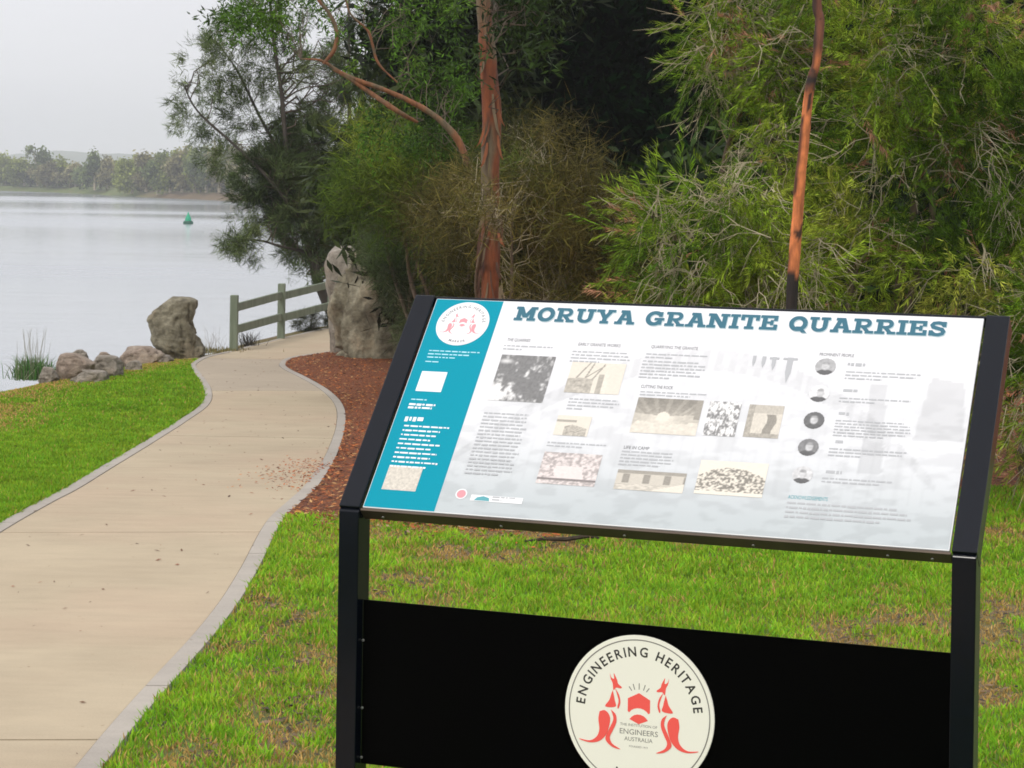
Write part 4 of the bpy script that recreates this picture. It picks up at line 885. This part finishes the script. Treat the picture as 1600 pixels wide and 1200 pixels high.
GL = {
 'M': (1.42, rc(.14, 0, .38, 1) + rc(1.04, 0, 1.28, 1) + diag(.26, 1, .71, .22) + diag(1.16, 1, .71, .22) + rc(0, 0, .52, .19) + rc(.90, 0, 1.42, .19) + rc(0, .81, .3, 1) + rc(1.12, .81, 1.42, 1)),
 'O': (1.16, ribbon(arc(.58, .5, .44, .40, 0, 360, 30), .24)),
 'R': (1.24, rc(.15, 0, .40, 1) + rc(0, 0, .56, .19) + rc(0, .81, .7, 1) + ribbon(arc(.70, .69, .26, .215, 90, -90, 12), .2) + rc(.4, .38, .7, .56) + diag(.62, .42, .96, .08) + rc(.78, 0, 1.24, .19)),
 'U': (1.24, rc(.14, .36, .38, 1) + rc(.86, .36, 1.10, 1) + ribbon(arc(.62, .36, .36, .26, 180, 360, 14), .22) + rc(0, .81, .52, 1) + rc(.72, .81, 1.24, 1)),
 'Y': (1.22, rc(.49, 0, .73, .46) + rc(.35, 0, .87, .19) + diag(.61, .38, .20, 1) + diag(.61, .38, 1.02, 1) + rc(0, .81, .46, 1) + rc(.76, .81, 1.22, 1)),
 'A': (1.28, diag(.22, 0, .60, 1, .24) + diag(1.06, 0, .68, 1, .26) + rc(.36, .28, .92, .45) + rc(0, 0, .46, .19) + rc(.82, 0, 1.28, .19) + rc(.30, .81, .7, 1)),
 'G': (1.22, ribbon(arc(.58, .5, .44, .40, 48, 330, 24), .24) + rc(.84, .06, 1.07, .5) + rc(.62, .36, 1.2, .54) + rc(.86, .62, 1.04, .96)),
 'N': (1.34, rc(.14, 0, .38, 1) + rc(.96, 0, 1.20, 1) + diag(.28, 1, 1.06, 0, .3) + rc(0, 0, .52, .19) + rc(0, .81, .3, 1) + rc(.82, .81, 1.34, 1)),
 'I': (.56, rc(.16, 0, .40, 1) + rc(0, 0, .56, .19) + rc(0, .81, .56, 1)),
 'T': (1.14, rc(.45, 0, .69, 1) + rc(.30, 0, .84, .19) + rc(0, .81, 1.14, 1) + rc(0, .6, .18, 1) + rc(.96, .6, 1.14, 1)),
 'E': (1.10, rc(.14, 0, .38, 1) + rc(0, .81, 1.04, 1) + rc(0, 0, 1.08, .19) + rc(.38, .42, .78, .58) + rc(.86, .62, 1.04, 1) + rc(.9, 0, 1.08, .38) + rc(.66, .32, .8, .68)),
 'Q': (1.18, ribbon(arc(.58, .5, .44, .40, 0, 360, 30), .24) + diag(.60, .30, 1.05, -.12, .26)),
 'S': (1.06, ribbon(np.array([(.90, .74), (.78, .86), (.54, .90), (.28, .86), (.17, .73), (.25, .60), (.5, .53), (.78, .46), (.90, .32), (.84, .17), (.6, .09), (.34, .11), (.14, .26)]), .22) + rc(.84, .62, 1.0, .98) + rc(.04, .02, .2, .38)),
}
txt = 'MORUYA GRANITE QUARRIES'
adv = [GL[c][0] + .13 if c != ' ' else .62 for c in txt]; tot = sum(adv) - .13
pA, pB = Q(802, 500.5), Q(1476, 526); pT = Q(806, 479)
hgt = (pT[1] - pA[1]) * 1.0; sc = (pB[0] - pA[0]) / tot; x = pA[0]
for c, ad in zip(txt, adv):
    if c != ' ':
        y0 = pA[1] + (pB[1] - pA[1]) * (x - pA[0]) / (pB[0] - pA[0])
        base = [[(x + px * sc, y0 + py * hgt) for px, py in poly] for poly in GL[c][1]] + [[(x + (px + .07) * sc, y0 + py * hgt) for px, py in poly] for poly in GL[c][1]]
        fix = []
        for poly in base:
            ar = sum(poly[i][0] * poly[(i + 1) % len(poly)][1] - poly[(i + 1) % len(poly)][0] * poly[i][1] for i in range(len(poly))); fix.append(poly if ar > 0 else poly[::-1])
        lt = flat('title_letter', fix, M['title'], 2.2)
        flat('letter_shadow', [[(px + .0016, py - .0018) for px, py in poly] for poly in fix], M['titlesh'], 1.6, parent=lt)
    x += ad * sc
# text set with the built-in sans face
def textmesh(s_, off=0.):
    cu = bpy.data.curves.new('t', 'FONT'); cu.body = s_; cu.size = 1; cu.offset = off; cu.resolution_u = 3
    ob = bpy.data.objects.new('t', cu); me = bpy.data.meshes.new_from_object(ob); bpy.data.objects.remove(ob); bpy.data.curves.remove(cu)
    V = np.array([v.co[:] for v in me.vertices]).reshape(-1, 3); F = [tuple(p.vertices) for p in me.polygons]; bpy.data.meshes.remove(me); return V, F
def put_text(s_, px, py, hgt_px, m, level=1.5, name='heading', width_px=None, off=0., stretch=1.):
    V, F = textmesh(s_, off); a, b = Q(px, py); hh = b * 0 + (Q(px, py - hgt_px)[1] - b); k = hh / .72; kx = k * stretch
    if width_px: kx = (Q(px + width_px, py + width_px * .05)[0] - a) / V[:, 0].max()
    W = np.array([S_(a + v[0] * kx, b + v[1] * k, ZP + level * .0004) for v in V]); return mk(name, W, F, m, sign, origin=sb)
def body(px, py, w_px, lines, sp, m, level=1.5, dens=1., name='body_text', thick=.5, rag=.15):
    """lines of small running text, far too small to read"""
    r = np.random.default_rng(int(px * 7 + py)); a, b = Q(px, py); a1 = Q(px + w_px, py + w_px * .045)[0]; db_ = b - Q(px - sp * .3, py + sp)[1]; polys = []
    for k in range(lines):
        x = a; end = a1 - (a1 - a) * (r.uniform(0, rag) if k < lines - 1 else r.uniform(.2, .7)); y = b - k * db_
        while x < end:
            l = r.uniform(.004, .02); x2 = min(x + l, end); hh = db_ * thick * r.uniform(.8, 1.1)
            polys.append([(x, y - hh), (x2, y - hh), (x2, y), (x, y)]); x = x2 + r.uniform(.002, .0035)
    return flat(name, polys, m, level, stuff=True)
for s_, px, py, wpx in (('THE QUARRIES', 792, 533, 36), ('EARLY GRANITE WORKS', 903, 540, 66), ('QUARRYING THE GRANITE', 1017, 544, 73), ('CUTTING THE ROCK', 1001, 606, 50), ('LIFE IN CAMP', 974, 701, 40), ('PROMINENT PEOPLE', 1280, 556, 54)):
    put_text(s_, px, py, 5, M['dgrey'], width_px=wpx, name='heading')
for px, py, wpx in ((1325, 571, 62), (1318, 612, 38), (1311, 648, 42), (1306, 692, 38), (1291, 739, 40)):
    body(px, py - 4, wpx, 1, 5, M['grey'], name='name_line', thick=.9, rag=.01)
for a in [(788, 539, 82, 2, 5), (895, 548, 92, 4, 5), (1010, 552, 110, 2, 5), (1005, 563, 100, 6, 5), (757, 644, 76, 18, 5.4), (890, 622, 80, 4, 5), (1001, 611, 120, 2, 4.5), (958, 674, 0, 0, 5), (972, 704, 90, 5, 5), (856, 690, 100, 2, 5),
          (1322, 580, 125, 3, 5), (1312, 621, 118, 2, 5), (1306, 656, 122, 6, 4.6), (1296, 700, 128, 3, 5), (1285, 746, 126, 2, 5.2), (1230, 784, 200, 4, 7)]:
    if a[3]: body(a[0], a[1], a[2], a[3], a[4], M['grey'], thick=.42)
put_text('ACKNOWLEDGEMENTS', 1231, 779, 6, M['tealtxt'], width_px=62, name='heading')
for a in [(671, 547, 84, 2, 5), (668, 557, 60, 1, 5), (665, 564, 52, 1, 5), (643, 623, 74, 1, 5)]: body(*a, M['txtteal'], thick=.35)
for a in [(640, 630, 48, 2, 5), ]: body(*a, M['white'], thick=.6)
body(634, 651, 42, 1, 7, M['white'], thick=1.0, name='heading', rag=.01)
body(632, 664, 72, 10, 6.9, M['white'], thick=.34, rag=.35)
# printed photographs
def pic(kind, sepia, seed):
    def f(u, v):
        n = fbm(np.stack([u * 9, v * 7], -1), 5, seed); n2 = fbm(np.stack([u * 22, v * 18], -1), 3, seed + 1); L_ = .8 + 0 * u
        if kind == 'trees': L_ = .10 + .75 * sstep(.5, .75, n * .6 + n2 * .4 + .35 * gauss(u, v, (.1, .1), (.35, .3)) - .05); L_ = np.maximum(L_, .8 * gauss(u, v, (.12, .86), (.12, .05)))
        if kind == 'crane':
            for a, b in (((.05, .2), (.35, 1)), ((.3, .4), (.42, .98)), ((.42, .35), (.62, .95)), ((.18, .3), (.62, .9))): L_ = np.where(segd(u, v, a, b, 1.5) < .02, .3, L_)
            L_ = np.where((v < .5 - .2 * np.abs(u - .25)) & (u < .48), .18 + .55 * n2, L_); L_ = np.where((u > .55) & (u < .75) & (v < .62), .30 + .45 * (u > .65) + .2 * n2, L_)
        if kind == 'gun': L_ = np.where((v < .55 - .4 * np.abs(u - .5)) & (u > .28) & (u < .95), .15 + .6 * n2, L_); L_ = np.where((np.abs(v - .72) < .06) & (u < .6), .35, L_)
        if kind == 'shed':
            rx, ry = (u - .45), (v - .45); L_ = .42 + .25 * n2 + .3 * gauss(u, v, (.45, .45), (.22, .25)); L_ = np.where((ry > .05 + np.abs(rx) * .15), .18 + .10 * (np.sin(rx / (ry + .3) * 22) > .5) + .3 * n2 * sstep(.5, .1, ry), L_); L_ = np.where((ry > 0) & (u > .9), .3, L_); L_ = np.where(v < .42 - .25 * n, .62 + .3 * n2, L_); L_ = np.where(gauss(u, v, (.45, .5), (.12, .14)) > .5, .85, L_)
        if kind == 'work': L_ = .15 + .85 * sstep(.38, .62, .5 * n + .5 * n2)
        if kind == 'men': L_ = np.where((v < .75), .75, .55); L_ = np.where((np.abs(u - .68 + .05 * np.sin(v * 9)) < .13) & (v < .72), .25, L_); L_ = np.where((u < .18) | (v < .13), .25 + .3 * n2, L_); L_ = L_ * (.8 + .3 * n2)
        if kind == 'block': L_ = .35 + .5 * sstep(.25, .75, n2); L_ = np.where((v < .58) & (v > .2) & (u > .2 + .1 * n) & (u < .8 - .1 * n), .78 + .1 * n2, L_); L_ = np.where((v <= .2) & (v > .12), .15, L_)
        if kind == 'house': L_ = np.where(v > .82, .3, .62); L_ = np.where((np.abs((u * 3.4) % 1 - .5) < .17) & (v > .35) & (v < .8), .25, L_); L_ = np.where(v < .3 + .0 * u, .3 + .6 * n2, L_); L_ = np.where((v < (u - .5) * .9), .82, L_)
        if kind == 'crowd': L_ = np.where((v > .1) & (v < .86 - 1.1 * (u - .5) ** 2 - .1 * n), .15 + .7 * sstep(.38, .62, fbm(np.stack([u * 34, v * 26], -1), 2, seed)), .88)
        if kind == 'blank': L_ = .45 + .4 * n2
        t = np.array({'s': (1, .93, .80), 'n': (1, .99, .97), 'p': (1, .90, .86)}[sepia]); return np.clip(.13 + .72 * L_ + .10 * (fbm(np.stack([u * 40, v * 34], -1), 2, seed + 3) - .5), .06, .8)[..., None] * t
    return f
def photo(tl, tr, br, bl, kind, sep, seed, label):
    q = np.array([Q(*p) for p in (tl, tr, br, bl)]); a0, a1 = (q[0][0] + q[3][0]) / 2, (q[1][0] + q[2][0]) / 2; b0, b1 = (q[2][1] + q[3][1]) / 2, (q[0][1] + q[1][1]) / 2
    raster('photo_print', a0, b0, a1, b1, 60, 44, pic(kind, sep, seed), 2, label)
photo((785, 553), (869, 559), (847, 630), (762, 625), 'trees', 'n', 1, 'dark grey photograph of a rocky quarry face')
photo((896, 565), (980, 570), (965, 618), (880, 612), 'crane', 's', 2, 'sepia photograph of derricks and a stone pier')
photo((872, 648), (924, 652), (918, 683), (865, 679), 'gun', 's', 3, 'small sepia photograph of quarry machinery')
photo((997, 620), (1101, 627), (1085, 682), (985, 675), 'shed', 's', 4, 'wide photograph of the inside of a long workshop')
photo((1108, 626), (1160, 630), (1147, 683), (1100, 680), 'work', 'n', 5, 'high contrast photograph of men at work')
photo((1173, 630), (1226, 637), (1215, 686), (1160, 682), 'men', 's', 6, 'sepia photograph of two men beside a stone block')
photo((850, 706), (940, 711), (930, 761), (838, 755), 'block', 'p', 7, 'pinkish photograph of a large cut stone block')
photo((968, 734), (1075, 740), (1065, 770), (956, 765), 'house', 's', 8, 'low wide photograph of cottages on a slope')
photo((1095, 719), (1202, 725), (1190, 778), (1085, 771), 'crowd', 's', 9, 'photograph of a crowd of workers on pale card')
photo((608, 727), (660, 730), (651, 768), (597, 765), 'blank', 's', 10, 'small faded photograph at the foot of the teal strip')
def disc(cx, cy, r, n=48): return [(cx + r * math.cos(a), cy + r * math.sin(a)) for a in np.arange(n) * 2 * math.pi / n]
for k, (px, py) in enumerate(((1290, 573), (1280, 615), (1272, 657), (1263, 699), (1254, 742))):
    c = Q(px, py); r = (Q(px + 16, py + 1)[0] - c[0])
    def pf(u, v, k=k):
        face = sstep(.25, .6, gauss(u, v, (.5 + .05 * (k % 2), .52), (.20, .26))); sh = sstep(.02, -.05, v - (.34 - .9 * (u - .5) ** 2)); bgk = [.45, .8, .16, .24, .65][k]; hair = sstep(.3, .6, gauss(u, v, (.5 + .05 * (k % 2), .66), (.2, .16)))
        L_ = bgk * (1 - sh) + .13 * sh; L_ = L_ * (1 - face) + (.62 - .25 * u + .1) * face; L_ = L_ * (1 - hair * .6 * (v > .62)) + (.25 if k != 2 else .3) * hair * .6 * (v > .62); L_ = L_ * (.8 + .35 * fbm(np.stack([u * 9, v * 9], -1), 2, k + 60)); return np.clip(L_ * (.8 + .3 * fbm(np.stack([u * 8, v * 8], -1), 3, k)), .03, .85)[..., None] * np.ones(3)
    raster('portrait_print', c[0] - r, c[1] - r, c[0] + r, c[1] + r, 36, 36, pf, 2, ['round portrait of a man at the top of the column', 'round portrait with a pale background', 'round portrait with a dark background', 'round portrait of a pale face on grey', 'round portrait lowest in the column'][k], mask=lambda u, v: (u - .5) ** 2 + (v - .5) ** 2 < .245)
for k, (px, w1, h1) in enumerate(((1180, 5, 17), (1195, 6, 18), (1211, 6, 21), (1236, 9, 40))):
    a, b = Q(px, 556 + k); hh = b - Q(px - 2, 556 + k + h1)[1]; w2 = w1 * .00075
    ps = [[(a - w2, b), (a - w2 * .9, b - hh * .6), (a, b - hh), (a + w2 * .9, b - hh * .6), (a + w2, b)]]
    if k >= 2: ps.append([(a - w2 * 2.4, b - .001), (a + w2 * 2.4, b - .001), (a + w2 * 2.4, b - .007), (a - w2 * 2.4, b - .007)])
    flat('tool_print', ps, M['grey'], 2)
q0, q1, q2, q3 = Q(659, 580), Q(698, 582), Q(690, 614), Q(650, 611)
flat('white_square', [[((q0[0] + q3[0]) / 2, q3[1]), ((q1[0] + q2[0]) / 2, q3[1]), ((q1[0] + q2[0]) / 2, q0[1]), ((q0[0] + q3[0]) / 2, q0[1])]], M['white'], 2, label='plain white square on the teal strip')
a, b = Q(737, 773); a2, b2 = Q(815, 788)
lab = flat('white_square', [[(a, b2), (a2, b2), (a2, b), (a, b)]], M['white'], 2, label='white sponsor strip at the foot of the panel')
c = Q(752, 779); flat('teal_mark', [[(c[0] - .016, c[1] - .006), (c[0] + .02, c[1] - .006), (c[0] + .018, c[1] + .002), (c[0] + .004, c[1] + .006), (c[0] - .01, c[1] + .002)]], M['tealtxt'], 2.6)
body(770, 776, 40, 2, 4, M['grey'], level=2.6)
c = Q(721, 772); flat('red_mark', [disc(c[0], c[1], .0135, 32)], M['white'], 2); flat('red_mark', [disc(c[0], c[1], .0105, 24)], M['pink'], 2.6)
# ---- heritage emblem, drawn once in unit coordinates (radius 1)
def bez(pts, n=6):
    return [tuple(p) for p in catmull(np.array(pts), n)]
ROO = [   # left animal, facing right; outline pieces
    [(-.40, .49), (-.375, .43), (-.34, .42), (-.345, .49), (-.30, .41), (-.285, .36), (-.235, .32), (-.25, .30), (-.31, .305), (-.345, .27), (-.36, .36), (-.385, .41)],
    [(-.355, .27), (-.325, .14), (-.315, .06), (-.455, .05), (-.40, .14), (-.375, .22)],
    [(-.325, .30), (-.27, .22), (-.25, .12), (-.275, .04), (-.29, .06), (-.275, .14), (-.30, .23)],
    [(-.53, -.02), (-.46, .0), (-.40, -.05), (-.385, -.14), (-.43, -.30), (-.52, -.40), (-.64, -.435), (-.76, -.42), (-.80, -.40), (-.66, -.41), (-.565, -.35), (-.53, -.25), (-.545, -.12)],
    [(-.38, .02), (-.31, -.04), (-.30, -.14), (-.35, -.26), (-.385, -.34), (-.35, -.42), (-.24, -.48), (-.34, -.465), (-.42, -.41), (-.445, -.35), (-.40, -.24), (-.345, -.12), (-.35, -.05)],
]
def tri(poly):
    from mathutils.geometry import tessellate_polygon
    return [[poly[i] for i in t] for t in tessellate_polygon([[Vector((p[0], p[1], 0)) for p in poly]])]
def emblem(place, lvl, mred, mink, mcream, mgrey, parent_name, letters=True, mk_letter='letter', kh=1.0):
    """place(x, y, level) -> world point"""
    def put(name, polys, m, lv, parent, label=None):
        b = MB()
        for k, p in enumerate(polys):
            ar = sum(p[i][0] * p[(i + 1) % len(p)][1] - p[(i + 1) % len(p)][0] * p[i][1] for i in range(len(p)))
            if ar < 0: p = p[::-1]
            b.add([place(x, y, lv + .02 * k) for x, y in p], [tuple(range(len(p)))])
        o = b.build(name, m, parent, sb)
        if label: o['label'] = label
        return o
    root = put(parent_name, [disc(0, 0, 1, 72)], mcream, 0, sign, 'round cream emblem with two red kangaroos')
    ring = arc(0, 0, .945, .945, 0, 360, 90); put('ring_line', [list(map(tuple, q)) for q in ribbon(ring, .014)], mgrey, 1, root)
    for sgn, lb in ((1, 'left'), (-1, 'right')):
        polys = []
        for pc in ROO: polys += tri([(sgn * x, y) for x, y in bez(pc + [pc[0]], 4)[:-1]])
        put('kangaroo', polys, mred, 1, root, f'red kangaroo on the {lb} of the shield')
    up = [(0, .265), (.15, .185), (.15, .02)] + [tuple(p) for p in arc(0, -.06, .15, .13, 30, 150, 8)] + [(-.15, .02), (-.15, .185)]
    lo = [tuple(p) for p in arc(0, -.115, .135, .125, 25, 155, 8)] + [(-.12, -.05), (0, -.115), (.12, -.05)]
    put('shield', tri(up) + tri([(x, y - .02) for x, y in lo]), mred, 1, root)
    put('sun_rays', [list(map(tuple, q)) for a in (25, 57, 90, 123, 155) for q in ribbon(np.array([[.09 * math.cos(math.radians(a)) * 1.2, .27 + .04 * math.sin(math.radians(a))], [.15 * math.cos(math.radians(a)), .30 + .09 * math.sin(math.radians(a))]]), .011)], mgrey, 1, root)
    def ln(s_, y, w_, m, off=0.):
        V, F = textmesh(s_, off); sx = w_ / V[:, 0].max(); sy = sx if w_ < .5 else sx * .95; mk('lettering', [place(v[0] * sx - w_ / 2, y + v[1] * sy, 1) for v in V], F, m, root, origin=sb)
    ln('THE INSTITUTION OF', -.17, .50, mgrey); ln('ENGINEERS', -.275, .52, mgrey); ln('AUSTRALIA', -.36, .38, mgrey); ln('FOUNDED 1919', -.44, .25, mgrey)
    def around(s_, rad, a0, a1, hh, inward=False):
        ws = []
        for ch in s_: ws.append(.33 if ch == ' ' else (lambda V: V[:, 0].max() - V[:, 0].min() + (.10 if ch not in 'AT' else .0))(textmesh(ch)[0]))
        tot_ = sum(ws); acc = 0
        for ch, w2 in zip(s_, ws):
            f = (acc + w2 / 2) / tot_; acc += w2
            if ch == ' ': continue
            an = math.radians(a0 + (a1 - a0) * f); V, F = textmesh(ch, .018); cx = (V[:, 0].max() + V[:, 0].min()) / 2; k = hh / .72
            rot = an - math.pi / 2 if not inward else an + math.pi / 2; rb = rad if not inward else rad + hh
            cxx, cyy = rb * math.cos(an), rb * math.sin(an)
            mk(mk_letter, [place(cxx + (v[0] - cx) * k * math.cos(rot) * .92 - v[1] * k * math.sin(rot), cyy + (v[0] - cx) * k * math.sin(rot) * .92 + v[1] * k * math.cos(rot), 1.5) for v in V], F, mink, root, origin=sb)
    around('ENGINEERING HERITAGE', .735, 180 - 3, 5, .125); around('MARKER', .76, 247, 293, .115, True)
    return root
RC_ = O_ + h_ * .030; 
x_, z_ = ray(999, 1114.5); rv = np.array([x_, 1, z_]); tt = ((RC_ - np.array([0, 0, CAMZ])) @ h_) / (rv @ h_); cc_ = np.array([0, 0, CAMZ]) + rv * tt
RR = .1655
pb = MB(); V = []
for zz in (0, .003): V += [cc_ + u_ * RR * 1.0 * math.cos(a) + k_ * RR * math.sin(a) - h_ * (.0005 + zz) for a in np.arange(72) * 2 * math.pi / 72]
pb.add(V, [tuple(range(72)), tuple(range(143, 71, -1))] + [(i, 72 + i, 72 + (i + 1) % 72, (i + 1) % 72) for i in range(72)]); pb.build('emblem_plate', M['cream'], sign, sb)
emblem(lambda x, y, l: cc_ + u_ * RR * .995 * x + k_ * RR * .995 * y - h_ * (.0040 + .0002 * l), 0, M['red'], M['ink'], M['cream'], pm('grey_ink', (.2, .19, .17)), 'emblem')
ce = Q(723, 506); re = (Q(763, 508)[0] - Q(683, 504)[0]) / 2
emblem(lambda x, y, l: S_(ce[0] + re * x, ce[1] + re * y, ZP + .0008 + .00008 * l), 0, M['pink'], M['dgrey'], M['white'], M['grey'], 'small_emblem')

# ------------------------------------------------------------------ haze
hz = MB(); hz.box((-1400, -30, -9), np.eye(3), (3400, 3100, 90)); hm = bpy.data.materials.new('haze_air'); hm.use_nodes = True; t = hm.node_tree; t.nodes.clear()
pv = N(t, 'ShaderNodeVolumePrincipled'); pv.inputs['Color'].default_value = (.93, .95, 1, 1); pv.inputs['Density'].default_value = .0005; pv.inputs['Anisotropy'].default_value = .2
L(t, pv.outputs[0], N(t, 'ShaderNodeOutputMaterial').inputs['Volume'])
tag(hz.build('haze', hm), 'pale river haze', 'haze', kind='stuff')
